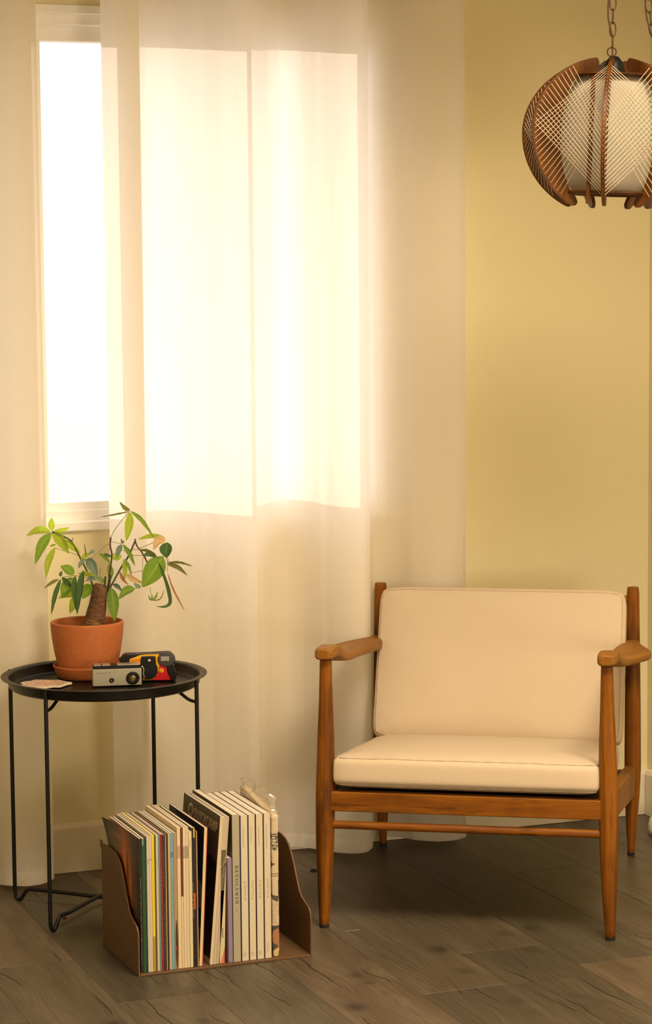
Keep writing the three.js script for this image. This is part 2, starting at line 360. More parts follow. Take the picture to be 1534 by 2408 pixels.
curtain('cream curtain panel at the left edge, left of the uncovered strip of window', [[-0.7135, 0.1], [-0.727, 0.122], [-0.755, 0.142], [-0.79, 0.145], [-0.83, 0.12], [-0.87, 0.085], [-0.92, 0.065], [-0.98, 0.1], [-1.05, 0.15], [-1.13, 0.13], [-1.2, 0.08], [-1.3, 0.11]], 160);
curtain('sunlit cream curtain panel with a folded left edge, behind the plant table', [[-0.58, 0.148], [-0.56, 0.16], [-0.53, 0.168], [-0.503, 0.167], [-0.496, 0.158], [-0.506, 0.147], [-0.528, 0.141], [-0.536, 0.131], [-0.527, 0.12], [-0.5, 0.104], [-0.46, 0.09], [-0.41, 0.095], [-0.36, 0.125], [-0.31, 0.16], [-0.27, 0.182], [-0.243, 0.19]], 260);
curtain('wide cream curtain panel with deep folds, behind the left side of the armchair', [[-0.222, 0.105], [-0.19, 0.082], [-0.15, 0.05], [-0.115, 0.036], [-0.085, 0.05], [-0.05, 0.1], [-0.005, 0.148], [0.03, 0.155], [0.064, 0.12], [0.088, 0.06], [0.108, 0.029], [0.135, 0.027], [0.165, 0.045], [0.195, 0.09], [0.235, 0.122], [0.275, 0.125], [0.305, 0.115], [0.322, 0.098]], 260);
{
  const t = thing('curtain_rod', 'plain metal rod above the window that carries the curtains', 'curtain rod', [0, 2.428, 0.13]);
  part('pole', rod([-1.5, 0, 0], [0.5, 0, 0], 0.012), M.brass, t);
  for (const x of [-1.4, -0.2, 0.42]) part('bracket', [rod([x, 0, 0], [x, 0, -0.13], 0.006), rod([x, 0, -0.124], [x, 0, -0.13], 0.022)], M.brass, t);
}

// ---------------------------------------------------------------- side table with tray top
const TC = [-0.6604, 0, 0.3676], TRAY = 0.5035;
{
  const t = thing('side_table', 'round black metal tray table on thin bent legs by the window', 'table', TC);
  part('tray', lathe([[0, 0.501], [0.17, 0.501], [0.197, 0.5015], [0.203, 0.505], [0.2055, 0.52], [0.2075, 0.5235], [0.211, 0.5248], [0.2215, 0.5252], [0.2228, 0.5243], [0.2225, 0.5232], [0.2105, 0.5225], [0.2085, 0.519], [0.2062, 0.504], [0.2, 0.499], [0.17, 0.4985], [0, 0.4985]], 96), M.trayMetal, t);
  const hub = [-0.02, 0.03, -0.012];
  for (const [x, z] of [[-0.17, -0.158], [-0.164, 0.13], [0.16, 0.153], [0.152, -0.14]]) {
    const l = Math.hypot(x, z), ux = -x / l, uz = -z / l, at = (d, y) => [x + ux * d, y, z + uz * d];
    part('leg', tube([at(0, 0.521), at(0, 0.4), at(0, 0.2), at(0, 0.06), at(0.0005, 0.022), at(0.004, 0.009), at(0.010, 0.0052), at(0.016, 0.008), at(0.024, 0.02), at(0.032, 0.029), at(0.042, 0.031), at(0.07, 0.031), [lerp(at(0.07, 0)[0], hub[0], 0.5), 0.031, lerp(at(0.07, 0)[2], hub[2], 0.5)], hub], 0.0046, 320, 12), M.metal, t);
    part('tray_bracket', tube([at(0, 0.476), at(0.006, 0.477), at(0.02, 0.481), at(0.045, 0.4965), at(0.06, 0.4975)], 0.0036, 20, 10), M.metal, t);
  }
}
// ---------------------------------------------------------------- potted plant and its saucer
const POT = [-0.6672, TRAY - 0.0015, 0.2601], FACE = -0.3684;       // turn that faces the picture's right along local x
{
  const s = thing('plant_saucer', 'round terracotta saucer under the plant pot on the tray', 'saucer', POT);
  part('dish', lathe([[0, 0.0015], [0.058, 0.0015], [0.062, 0], [0.0655, 0.001], [0.0685, 0.006], [0.0765, 0.026], [0.0768, 0.0285], [0.0745, 0.0292], [0.0725, 0.0275], [0.065, 0.0085], [0.061, 0.0062], [0, 0.006]], 72), M.clay, s);
  const t = thing('potted_plant', 'leafy plant with a thick cut trunk in a terracotta pot', 'plant', [POT[0], POT[1] + 0.0065, POT[2]], FACE);
  part('pot', lathe([[0, 0], [0.056, 0], [0.0605, 0.003], [0.0665, 0.022], [0.0725, 0.048], [0.0773, 0.078], [0.0798, 0.1], [0.0806, 0.114], [0.08, 0.117], [0.0768, 0.118], [0.0748, 0.1155], [0.0742, 0.1], [0.0725, 0.082], [0.068, 0.06], [0, 0.06]], 80), M.clay, t);
  // soil: uneven crumbly disc
  const rows = []; for (let i = 0; i <= 10; i++) { const row = []; for (let j = 0; j <= 40; j++) { const a = j / 40 * Math.PI * 2, r = i / 10 * 0.0738, jj = j % 40; row.push([Math.cos(a) * r, 0.0945 + 0.009 * (fbm(Math.cos(a) * r * 90 + 7, Math.sin(a) * r * 90 + 3, 3) - 0.5) + (jj % 3 === 0 ? 0.001 : 0), -Math.sin(a) * r]); } rows.push(row); }
  part('soil', grid(rows, true), M.soil, t);
  // positions: picture-plane offsets from the pot's foot in 1/1101 m, z towards the viewer in cm
  const q = (x, y, z = 0) => [(x - 207) / 1101, (1588 - y) / 1101, z / 100];
  // trunk: leaning, tapering, cut off at the top
  const trunkRows = [], a0 = V3(...q(219, 1490, 0)), a1 = V3(...q(244, 1371, 0.2));
  for (let i = 0; i <= 16; i++) { const k = i / 16, row = [], c = a0.clone().lerp(a1, k), rad = lerp(0.0232, 0.0158, k) * (k > 0.97 ? 0.9 : 1); for (let j = 0; j <= 24; j++) { const a = j / 24 * Math.PI * 2, jj = j % 24, rr2 = rad * (1 + 0.12 * (fbm(jj * 0.4 + 2, k * 7, 3) - 0.5) + 0.05 * (nz2(jj * 1.7, k * 30) - 0.5)); row.push([c.x + Math.cos(a) * rr2, c.y + 0.25 * Math.cos(a) * -rr2, c.z + Math.sin(a) * rr2]); } trunkRows.push(row.reverse()); }
  { const top = trunkRows[16], c = a1.clone(); trunkRows.push(top.map(([x, y, z]) => [lerp(x, c.x, 0.55), lerp(y, c.y, 0.55) + 0.001, lerp(z, c.z, 0.55)]), top.map(() => [c.x, c.y + 0.0008, c.z])); }
  part('trunk', grid(trunkRows, true), M.bark, t);
  const stem = (mat, r, ...pts) => part('stem', tube(pts.map((p) => q(...p)), r / 1000, Math.max(12, pts.length * 6), 7), mat, t);
  stem(M.stem, 1.9, [226, 1382, -0.4], [219, 1366, -0.8], [207, 1336, -0.9], [190, 1299, -0.5], [174, 1266, 0], [155, 1252, 0.3], [127.5, 1239.5, 0.5]);
  stem(M.paleStem, 0.7, [190, 1300, -0.5], [168, 1290, 0.4], [146, 1283, 0.8], [134, 1279, 1]);
  stem(M.redStem, 1.9, [256, 1386, 0.6], [260, 1375, 0.6], [267, 1329, 0.8], [271, 1297, 0.9], [267.7, 1274, 1], [269.3, 1254, 1]);
  stem(M.paleStem, 0.8, [269.3, 1254, 1], [282, 1232, 0.6], [302, 1207, 0.3], [316.6, 1192, 0]);
  stem(M.paleStem, 0.7, [267.7, 1274, 1], [260, 1271.5, 1.2], [240, 1288, 1.5], [224, 1302, 1.8], [209, 1306, 2]);
  stem(M.stem, 2.0, [260, 1386, 0.4], [268, 1372, 0.4], [294, 1326, 0], [310, 1302, -0.2], [326.4, 1266, -0.4]);
  stem(M.redStem, 1.7, [326, 1260, -0.4], [331, 1277, -0.2], [343, 1292, 0.2], [354, 1313, 0.5], [357.5, 1328, 0.6]);
  stem(M.paleStem, 0.7, [271, 1265, 1], [284, 1268, 0.8], [296, 1271, 0.6]);
  stem(M.paleStem, 0.7, [334, 1284, 0], [352, 1277, 0], [376, 1267, 0.2], [398, 1258, 0]);
  stem(M.paleStem, 0.7, [296, 1289, 0], [316, 1286, 0], [338, 1285, 0.5]);
  stem(M.paleStem, 0.7, [318, 1300, 0], [346, 1300, 0.3], [384, 1302, 1.2], [400, 1302, 1.4], [406, 1318, 1]);
  stem(M.paleStem, 0.6, [316, 1342, 0], [338, 1338, 0], [356, 1335, 0.4]);
  stem(M.paleStem, 0.5, [345, 1304, -0.6], [343, 1340, -0.6], [341, 1376, -0.6]);
  stem(M.paleStem, 0.7, [406, 1305, 1], [407, 1318, 1], [404, 1338, 1.2]);
  stem(M.paleStem, 0.6, [361, 1378, 0.4], [364, 1396, 0.5], [365.5, 1410, 0.5]);
  stem(M.paleStem, 0.7, [238, 1352, 0.6], [212, 1353, 0.4], [182, 1348, 0.2], [147, 1352, 0]);
  stem(M.paleStem, 0.7, [286, 1400, 1], [324, 1380, 1], [340, 1376, 0.6]);
  stem(M.paleStem, 0.8, [247, 1376, 0.8], [244, 1358, 1], [241, 1340, 1], [244, 1328, 1]);
  stem(M.stem, 2.4, [252, 1392, 1.2], [253, 1372, 1.2], [255, 1349, 1.2]);
  stem(M.stem, 2.2, [262, 1390, 1.0], [264, 1370, 1.0], [268, 1346, 1.0]);
  stem(M.redStem, 0.8, [174, 1266, 0], [175, 1260, 0.1], [178, 1256, 0.2]);
  // leaf(kind, path of the midrib [x, y, z]..., half width in picture units, tilt of the blade out of the picture plane, fold)
  function leaf(kind, hw, tilt, pts, fold = 0.25) {
    const curve = new THREE.CatmullRomCurve3(pts.map((p) => V3(...q(...p))), false, 'catmullrom', 0.5), n = 14, rowsL = [], out = V3(0, 0, 1);
    for (let i = 0; i <= n; i++) {
      const k = i / n, P = curve.getPoint(k), T = curve.getTangent(k), side = V3().crossVectors(out, T).normalize(), nn = V3().crossVectors(T, side).normalize();
      const dir = side.clone().multiplyScalar(Math.cos(tilt)).addScaledVector(nn, Math.sin(tilt)), up = V3().crossVectors(T, dir).normalize();
      const wv = Math.max(0.0001, hw / 1101 / Math.max(0.35, Math.cos(tilt)) * Math.pow(Math.sin(Math.PI * Math.pow(clamp(k * 0.985 + 0.008, 0, 1), 0.82)), 0.9)), row = [];
      for (const s of [-1, -0.55, 0, 0.55, 1]) row.push(P.clone().addScaledVector(dir, s * wv).addScaledVector(up, Math.abs(s) * wv * fold + 0.0006 * Math.sin(k * 26 + s * 2) * Math.abs(s)).toArray());
      rowsL.push(row);
    }
    return part('leaf', grid(rowsL), M['leaf_' + kind], t);
  }
  // upper left rosette, reached by the sun
  leaf('bright', 7.8, 0.3, [[127, 1238, 0.5], [125.5, 1222, 0.3], [126.5, 1206, 0.1]]);
  leaf('bright', 9, 0.4, [[123, 1239.5, 0.5], [95, 1236, 0.5], [65, 1249, 0.7]]);
  leaf('bright', 6.2, 0.4, [[132, 1238, 0.5], [150, 1237, 0.3], [170, 1230, 0.1]]);
  leaf('mid', 12.5, 0.2, [[124, 1244, 0.5], [103, 1272, 0.7], [85, 1319, 1]]);
  leaf('bright', 13, 0.2, [[129, 1241, 0.5], [149, 1262, 0.7], [167.5, 1293, 1]]);
  leaf('bright', 8.5, 0.2, [[134, 1278, 1], [118, 1312, 1.2], [111.5, 1351, 1.4]]);
  leaf('bright', 9, 0.3, [[150, 1260, 0.2], [172, 1274, 0], [194, 1294, -0.4]]);
  leaf('mid', 2.5, 0.3, [[136, 1271, 0.6], [128, 1273, 0.6], [121, 1276, 0.6]]);
  // middle left
  leaf('silver', 13, 0.2, [[209, 1307, 2], [224, 1318, 2.6], [237, 1348, 2.8]]);
  leaf('silver', 5, 0.5, [[208, 1305, 2], [198, 1315, 2.4], [191.5, 1327, 2.6]]);
  leaf('bright', 6, 0.4, [[219, 1291, 1.8], [207, 1298, 2], [197.5, 1307, 2.2]]);
  leaf('silver', 4, 0.6, [[232, 1288, 1.8], [225, 1288, 1.9], [216, 1295, 2]]);
  leaf('olive', 1.8, 0.3, [[210, 1301, 2], [208.5, 1284, 2], [206.5, 1265, 2.2]]);
  leaf('dark', 8.5, 0.5, [[205, 1331, 3], [199, 1372, 3.6], [188.5, 1438, 4]], 0.7);
  leaf('dark', 7.5, 0.4, [[184, 1345, 2.6], [183, 1380, 3.2], [188, 1436, 3.6]], 0.5);
  leaf('mid', 11, 0.3, [[180, 1343, 1.6], [165, 1330, 1.8], [147.5, 1321.5, 2]]);
  // lower left
  leaf('olive', 4, 0.4, [[142, 1355, 1], [125, 1363, 1.2], [105.5, 1377, 1.4]]);
  leaf('dark', 6, 0.4, [[147, 1354, 1], [133, 1395, 1.6], [123, 1441, 2]]);
  leaf('dark', 6.5, 0.3, [[150, 1351, 1], [162, 1362, 1.2], [176, 1377, 1.4]]);
  leaf('mid', 15, 0.2, [[176, 1352, 0.4], [160, 1376, 0.6], [149, 1401, 0.8]]);
  leaf('bright', 9, 0.3, [[184, 1393, 0.2], [164, 1392, 0.4], [138, 1402, 0.8]]);
  leaf('bright', 10.5, 0.2, [[181, 1396, 0], [176, 1416, 0.2], [165.5, 1440, 0.4]]);
  leaf('mid', 14, 0.3, [[221, 1374, -1], [208, 1386, -1], [195, 1407, -1]]);
  leaf('silver', 4, 0.4, [[145, 1349, 0.6], [146, 1342, 0.6], [150, 1335, 0.6]]);
  leaf('bright', 6, 0.5, [[239, 1353, 0.8], [214, 1344, 1], [187, 1341, 1.2]]);
  leaf('silver', 5, 0.5, [[239, 1354, 1], [222, 1353, 1.4], [205, 1360, 1.6]]);
  leaf('mid', 5, 0.5, [[252, 1364, 0.8], [243, 1356, 1.0], [236, 1350, 1.2]]);
  // by the trunk
  leaf('mid', 8, 0.3, [[263.5, 1319, 0.2], [267, 1340, 0.2], [264, 1363, 0.3]]);
  leaf('mid', 15, 0.2, [[268, 1377, 1.2], [274, 1412, 1.8], [276.5, 1458, 2.2]]);
  leaf('silver', 6, 0.5, [[272, 1369, 0.8], [284, 1373, 1], [295, 1386, 1.2]]);
  leaf('mid', 10, 0.3, [[325, 1380, 1], [305, 1384, 1.2], [286, 1405, 1.4]]);
  // top right rosette
  leaf('olive', 4.8, 0.5, [[316, 1191, 0], [303, 1185, -0.2], [290, 1169, -0.4]]);
  leaf('olive', 2.2, 0.6, [[315, 1193, 0], [280, 1200, 0.2], [242, 1206, 0.4]]);
  leaf('bright', 10.5, 0.15, [[316.5, 1195, 0], [313, 1228, -0.3], [305, 1266, -0.5]]);
  leaf('mid', 5.5, 0.4, [[318, 1192, 0], [345, 1214, 0.4], [374, 1257, 0.8]]);
  // centre
  leaf('silver', 7, 0.4, [[295.5, 1272, 0.6], [288, 1287, 0.8], [283.5, 1303, 1]]);
  leaf('mid', 6, 0.4, [[298, 1272, 0.6], [314, 1293, 1], [327, 1325, 1.2]]);
  leaf('bright', 9.5, 0.2, [[294, 1301, 0.4], [280, 1302, 0.4], [263.5, 1299, 0.6]]);
  leaf('mid', 5, 0.4, [[240, 1292, 1.4], [256, 1302, 1.6], [269.5, 1318, 1.8]]);
  leaf('silver', 4, 0.6, [[252, 1294, 1], [262, 1297, 1.2], [272, 1301, 1.2]]);
  leaf('bright', 6, 0.2, [[300, 1307, 0.6], [302, 1332, 0.8], [301, 1360, 0.9]]);
  leaf('mid', 4, 0.4, [[303, 1309, 0.6], [312, 1326, 0.8], [318, 1349, 0.9]]);
  leaf('olive', 2.4, 0.3, [[295, 1270, 0.5], [295, 1264, 0.4], [293, 1258, 0.4]]);
  leaf('olive', 2.2, 0.3, [[296, 1270, 0.5], [299, 1266, 0.6], [300, 1262, 0.6]]);
  // right group
  leaf('bright', 5.5, 0.5, [[399, 1257, 0], [366, 1253, 0.3], [333, 1261, 0.5]]);
  leaf('tan', 10, 0.3, [[401, 1262, 0.6], [384, 1264, 1.2], [372, 1286, 1.6]]);
  leaf('dark', 15.5, 0.3, [[405, 1268, 0.8], [403, 1286, 1.4], [404, 1305, 1.4]]);
  leaf('dark', 6.5, 0.4, [[379, 1302, 1], [362, 1295, 1.2], [346, 1300, 1.3]]);
  leaf('olive', 4, 0.5, [[338, 1285, 0.8], [362, 1288, 1.4], [382, 1306, 1.8]]);
  leaf('mid', 25, 0.15, [[394, 1302, 1], [372, 1336, 1.4], [344, 1376, 1.2]]);
  leaf('olive', 3.2, 0.5, [[406, 1316, 1], [436, 1316, 1.3], [468, 1326, 1.6]]);
  leaf('olive', 5.8, 0.3, [[403, 1319, 1], [430, 1327, 1.4], [454, 1348, 1.6]]);
  leaf('dark', 4.6, 0.4, [[383, 1312, 1.8], [398, 1346, 2.4], [411, 1390, 2.8], [411, 1414, 2.8], [396, 1422, 2.8], [377, 1420, 2.8]], 0.5);
  leaf('rust', 2.2, 0.4, [[404.5, 1340, 1.2], [417, 1376, 1.6], [434, 1411, 1.8], [447, 1436, 2]], 0.5);
  leaf('rust', 4.2, 0.3, [[288.5, 1338, 0], [296, 1356, 0.2], [310, 1372, 0.4]]);
  leaf('tan', 7, 0.3, [[303, 1344, -0.2], [322, 1358, 0], [346, 1367, 0.2]]);
  leaf('silver', 5, 0.4, [[340, 1376, 0.6], [331, 1374, 0.6], [322, 1366, 0.6]]);
  leaf('mid', 2, 0.3, [[365, 1410, 0.5], [366, 1402, 0.6], [368, 1395, 0.6]]);
  leaf('mid', 3, 0.4, [[366, 1409, 0.5], [374, 1402, 0.6], [381, 1387, 0.7]]);
  leaf('dark', 1.6, 0.4, [[365, 1410, 0.5], [360, 1405, 0.4], [357, 1396, 0.4]]);
  leaf('olive', 1.5, 0.3, [[366, 1410, 0.5], [386, 1405, 0.6], [397, 1381, 0.7]]);
}

// ---------------------------------------------------------------- things on the tray
{ // lacy flat coaster
  const t = thing('coaster', 'flat pale coaster with a scalloped edge and reddish pattern, left of the plant pot', 'coaster', [-0.785, TRAY, 0.337], FACE);
  const s = new THREE.Shape(), N = 96;
  for (let i = 0; i <= N; i++) { const a = i / N * Math.PI * 2, r = 0.049 * (1 + 0.07 * Math.sin(a * 7 + 0.5) + 0.05 * Math.sin(a * 3 + 1) + 0.025 * Math.sin(a * 13)); const x = Math.cos(a) * r * 1.04, y = Math.sin(a) * r * 0.92; i ? s.lineTo(x, y) : s.moveTo(x, y); }
  const g = new THREE.ExtrudeGeometry(s, { depth: 0.0026, bevelEnabled: true, bevelSize: 0.0007, bevelThickness: 0.0007, bevelSegments: 2 }).rotateX(-Math.PI / 2).translate(0, 0.0009, 0);
  part('slab', g, std({ color: lin(0.8, 0.7, 0.52), roughness: 0.6 }), t);
  const top = canvasTex(256, 256, (c, w) => {
    c.fillStyle = '#d0b096'; c.fillRect(0, 0, w, w);
    for (let i = 0; i < 900; i++) { const a = rnd() * 6.28, r = 118 * Math.sqrt(rnd()), x = 128 + Math.cos(a) * r, y = 128 + Math.sin(a) * r; c.fillStyle = ['#a87868', '#e2d2b6', '#b8705a', '#bca594', '#dcc4a6', '#9a8478'][Math.floor(rnd() * 6)]; c.beginPath(); c.ellipse(x, y, 2 + rnd() * 7, 1.5 + rnd() * 4, rnd() * 3, 0, 7); c.fill(); }
    c.strokeStyle = '#ddc9a6'; c.lineWidth = 5; for (let k = 0; k < 8; k++) { const a = k / 8 * 6.28; c.beginPath(); c.moveTo(128 + 30 * Math.cos(a), 128 + 30 * Math.sin(a)); c.quadraticCurveTo(128 + 80 * Math.cos(a + 0.3), 128 + 80 * Math.sin(a + 0.3), 128 + 116 * Math.cos(a), 128 + 116 * Math.sin(a)); c.stroke(); }
    c.strokeStyle = '#b0442e'; c.lineWidth = 6; c.beginPath(); c.arc(128, 128, 40, 0.3, 4.6); c.stroke();
  });
  const f = new THREE.ShapeGeometry(s, 1).scale(0.93, 0.93, 1).rotateX(-Math.PI / 2).translate(0, 0.0045, 0), uv = f.attributes.uv;
  for (let i = 0; i < uv.count; i++) uv.setXY(i, uv.getX(i) / 0.108 + 0.5, uv.getY(i) / 0.108 + 0.5);
  part('pattern', f, std({ map: top, roughness: 0.45 }), t);
}
{ // small grey vintage camera; local x to the picture's right, z towards the viewer
  const t = thing('compact_camera', 'small grey and black vintage film camera in front of the plant pot', 'camera', [-0.6445, TRAY, 0.4135], -0.215);
  t.scale.y = 0.93;
  const grey = std({ color: lin(0.36, 0.34, 0.26), roughness: 0.45 }), steel = std({ color: lin(0.5, 0.46, 0.38), roughness: 0.3, metalness: 0.7 });
  part('body', rbox(-0.0525, 0.0525, 0.001, 0.0405, -0.034, 0.0015, 0.0018, 3), grey, t);
  part('top_housing', [rbox(-0.0505, 0.0505, 0.0395, 0.0485, -0.033, -0.0004, 0.001), rbox(-0.004, 0.002, 0.0405, 0.044, -0.001, 0.0003, 0.0003), rbox(0.022, 0.028, 0.041, 0.0445, -0.001, 0.0004, 0.0003)], M.black, t);
  part('top_plate', [rbox(-0.05, -0.034, 0.048, 0.0496, -0.032, -0.002, 0.0006), rbox(-0.032, -0.014, 0.048, 0.0498, -0.031, -0.002, 0.0006), rbox(0.001, 0.05, 0.048, 0.0494, -0.032, -0.001, 0.0006)], steel, t);
  const ringGeo = (pts, x, y) => lathe(pts, 40).rotateX(Math.PI / 2).translate(x, y, 0.0015);
  const lens = part('lens', ringGeo([[0, 0.001], [0.006, 0.001], [0.0065, 0.003], [0.0095, 0.003], [0.0125, 0.0035], [0.0142, 0.0025], [0.0145, 0]], 0.0335, 0.0185), M.black, t);
  part('lens_dial', ringGeo([[0, 0.0034], [0.0055, 0.0034], [0.0062, 0.003]], 0.0335, 0.0185), std({ color: lin(0.42, 0.28, 0.08), roughness: 0.25, metalness: 0.8 }), lens);
  part('shutter_mark', rbox(0.0325, 0.0345, 0.0135, 0.0235, 0.0046, 0.0053, 0.0003), steel, lens);
  const eye = part('viewfinder', ringGeo([[0, 0.0006], [0.0028, 0.0006], [0.0034, 0.0016], [0.005, 0.0014], [0.0054, 0]], -0.012, 0.0145), M.black, t);
  part('viewfinder_glass', new THREE.SphereGeometry(0.0016, 14, 10).scale(1, 1, 0.4).translate(-0.012, 0.0145, 0.0022), std({ color: lin(0.3, 0.28, 0.25), roughness: 0.15 }), eye);
  part('wrist_chain', tube([[0.0532, 0.0445, -0.006], [0.056, 0.041, -0.005], [0.0578, 0.035, -0.004], [0.0566, 0.028, -0.004], [0.0582, 0.02, -0.004], [0.0578, 0.0145, -0.004]], 0.0011, 40, 8), steel, t);
  part('strap_lug', rbox(-0.0545, -0.0515, 0.036, 0.0415, -0.012, -0.006, 0.0008), steel, t);
  const txt = canvasTex(256, 48, (c) => { c.fillStyle = '#a19d8b'; c.fillRect(0, 0, 256, 48); c.fillStyle = '#5b5746'; c.font = 'bold 30px sans-serif'; c.fillText('Variotronic 28', 8, 34); });
  part('lettering', new THREE.PlaneGeometry(0.036, 0.0052).translate(-0.0265, 0.0318, 0.0018), std({ map: txt, roughness: 0.45 }), t);
}
{ // disposable camera: black, yellow and red
  const t = thing('disposable_camera', 'yellow, red and black disposable camera behind the grey camera', 'camera', [-0.566, TRAY, 0.383], -0.29);
  const yellow = std({ color: lin(0.8, 0.42, 0.015), roughness: 0.4 }), red = std({ color: lin(0.55, 0.012, 0.014), roughness: 0.4 }), grey = std({ color: lin(0.05, 0.05, 0.045), roughness: 0.5 });
  const ext = (pts, z0, z1, bev = 0.001) => { const s = new THREE.Shape(); s.setFromPoints(new THREE.SplineCurve(pts.map(([x, y]) => new THREE.Vector2(x, y))).getPoints(pts.length * 6)); return new THREE.ExtrudeGeometry(s, { depth: z1 - z0 - 2 * bev, bevelEnabled: true, bevelSize: bev, bevelThickness: bev, bevelSegments: 2 }).translate(0, 0, z0 + bev); };
  const poly = (pts, z0, z1, bev = 0.0004) => { const s = new THREE.Shape(); pts.forEach(([x, y], i) => (i ? s.lineTo(x, y) : s.moveTo(x, y))); s.closePath(); return new THREE.ExtrudeGeometry(s, { depth: z1 - z0 - 2 * bev, bevelEnabled: true, bevelSize: bev, bevelThickness: bev, bevelSegments: 1 }).translate(0, 0, z0 + bev); };
  // x0 = left end of the camera; its face is 0.123 m wide and 0.062 m high
  part('body', ext([[-0.0615, 0.006], [-0.0618, 0.03], [-0.0585, 0.048], [-0.05, 0.0575], [-0.03, 0.0585], [0.01, 0.0592], [0.04, 0.0605], [0.05, 0.0585], [0.0575, 0.05], [0.058, 0.042], [0.0545, 0.034], [0.0555, 0.026], [0.0595, 0.014], [0.058, 0.005], [0.053, 0.0015], [0, 0.0012], [-0.057, 0.0015], [-0.0615, 0.006]], -0.032, 0), M.black, t);
  part('yellow_band', poly([[-0.0385, 0.05], [-0.04, 0.0455], [-0.0375, 0.04], [-0.034, 0.0378], [-0.012, 0.0378], [-0.012, 0.003], [0.006, 0.003], [0.012, 0.006], [0.0185, 0.014], [0.023, 0.024], [0.0245, 0.036], [0.0225, 0.048], [0.0245, 0.0592], [-0.005, 0.0588], [-0.0185, 0.0572], [-0.03, 0.0525]], -0.002, 0.0016), yellow, t);
  part('red_panel', poly([[0.0095, 0.003], [0.0155, 0.008], [0.021, 0.016], [0.0245, 0.027], [0.0255, 0.037], [0.0375, 0.0365], [0.0425, 0.035], [0.0425, 0.025], [0.0455, 0.017], [0.0505, 0.0095], [0.0505, 0.004], [0.0475, 0.0025]], -0.001, 0.0022), red, t);
  part('front_panel', ext([[-0.0115, 0.054], [0.013, 0.054], [0.015, 0.05], [0.0165, 0.037], [0.0195, 0.029], [0.018, 0.018], [0.01, 0.0095], [-0.002, 0.0075], [-0.012, 0.011], [-0.0135, 0.03], [-0.0135, 0.05], [-0.0115, 0.054]], 0, 0.006, 0.0018), M.black, t);
  const vf = part('viewfinder', rbox(-0.0055, 0.0085, 0.0425, 0.0515, 0.0055, 0.0068, 0.0006), std({ color: lin(0.02, 0.02, 0.02), roughness: 0.12 }), t);
  part('viewfinder_glass', rbox(0.0005, 0.006, 0.045, 0.0495, 0.0066, 0.0072, 0.0003), std({ color: lin(0.75, 0.66, 0.52), roughness: 0.2 }), vf);
  const fl = part('flash_housing', lathe([[0, -0.004], [0.0168, -0.004], [0.0182, -0.002], [0.0182, 0.003], [0.0165, 0.0048], [0, 0.0048]], 48).rotateX(Math.PI / 2).scale(1.05, 0.88, 1).translate(0.0405, 0.0485, 0.0012), grey, t);
  part('flash', rbox(0.0275, 0.046, 0.0445, 0.0548, 0.0046, 0.0072, 0.001), std({ color: lin(0.42, 0.4, 0.34), roughness: 0.22, metalness: 0.3 }), fl);
  for (let k = 0; k < 6; k++) part('flash_rib', rod([0.0292 + k * 0.0031, 0.0453, 0.0073], [0.0292 + k * 0.0031, 0.054, 0.0073], 0.0006, 0.0006, 8), std({ color: lin(0.6, 0.57, 0.5), roughness: 0.2, metalness: 0.3 }), fl);
  part('grip', ext([[0.0432, 0.034], [0.051, 0.037], [0.0555, 0.034], [0.056, 0.027], [0.0592, 0.016], [0.0585, 0.006], [0.053, 0.0025], [0.05, 0.0035], [0.0512, 0.009], [0.0468, 0.017], [0.0438, 0.025], [0.0432, 0.034]], -0.02, 0.0062, 0.0022), M.black, t);
  const dot = part('flash_button', lathe([[0, 0.001], [0.0042, 0.001], [0.0048, 0]], 28).rotateX(Math.PI / 2).translate(0.0292, 0.0235, 0.0021), yellow, t);
  part('bolt_mark', poly([[0.0287, 0.0262], [0.0303, 0.0262], [0.0296, 0.0242], [0.0306, 0.0242], [0.0285, 0.0208], [0.029, 0.0232], [0.0279, 0.0232]], 0.0029, 0.0034, 0.0001), red, dot);
  const word = canvasTex(256, 80, (c) => { c.fillStyle = '#e8ab18'; c.fillRect(0, 0, 256, 80); c.fillStyle = '#c41414'; c.font = 'bold 74px sans-serif'; c.fillText('Kodak', 10, 64); });
  part('lettering', new THREE.PlaneGeometry(0.0225, 0.007).translate(-0.0262, 0.0472, 0.0019), std({ map: word, roughness: 0.4 }), t);
  part('thumb_wheel', rod([-0.021, 0.0582, -0.012], [-0.021, 0.0597, -0.012], 0.006, 0.006, 24), std({ color: lin(0.03, 0.03, 0.1), roughness: 0.4 }), t);
}

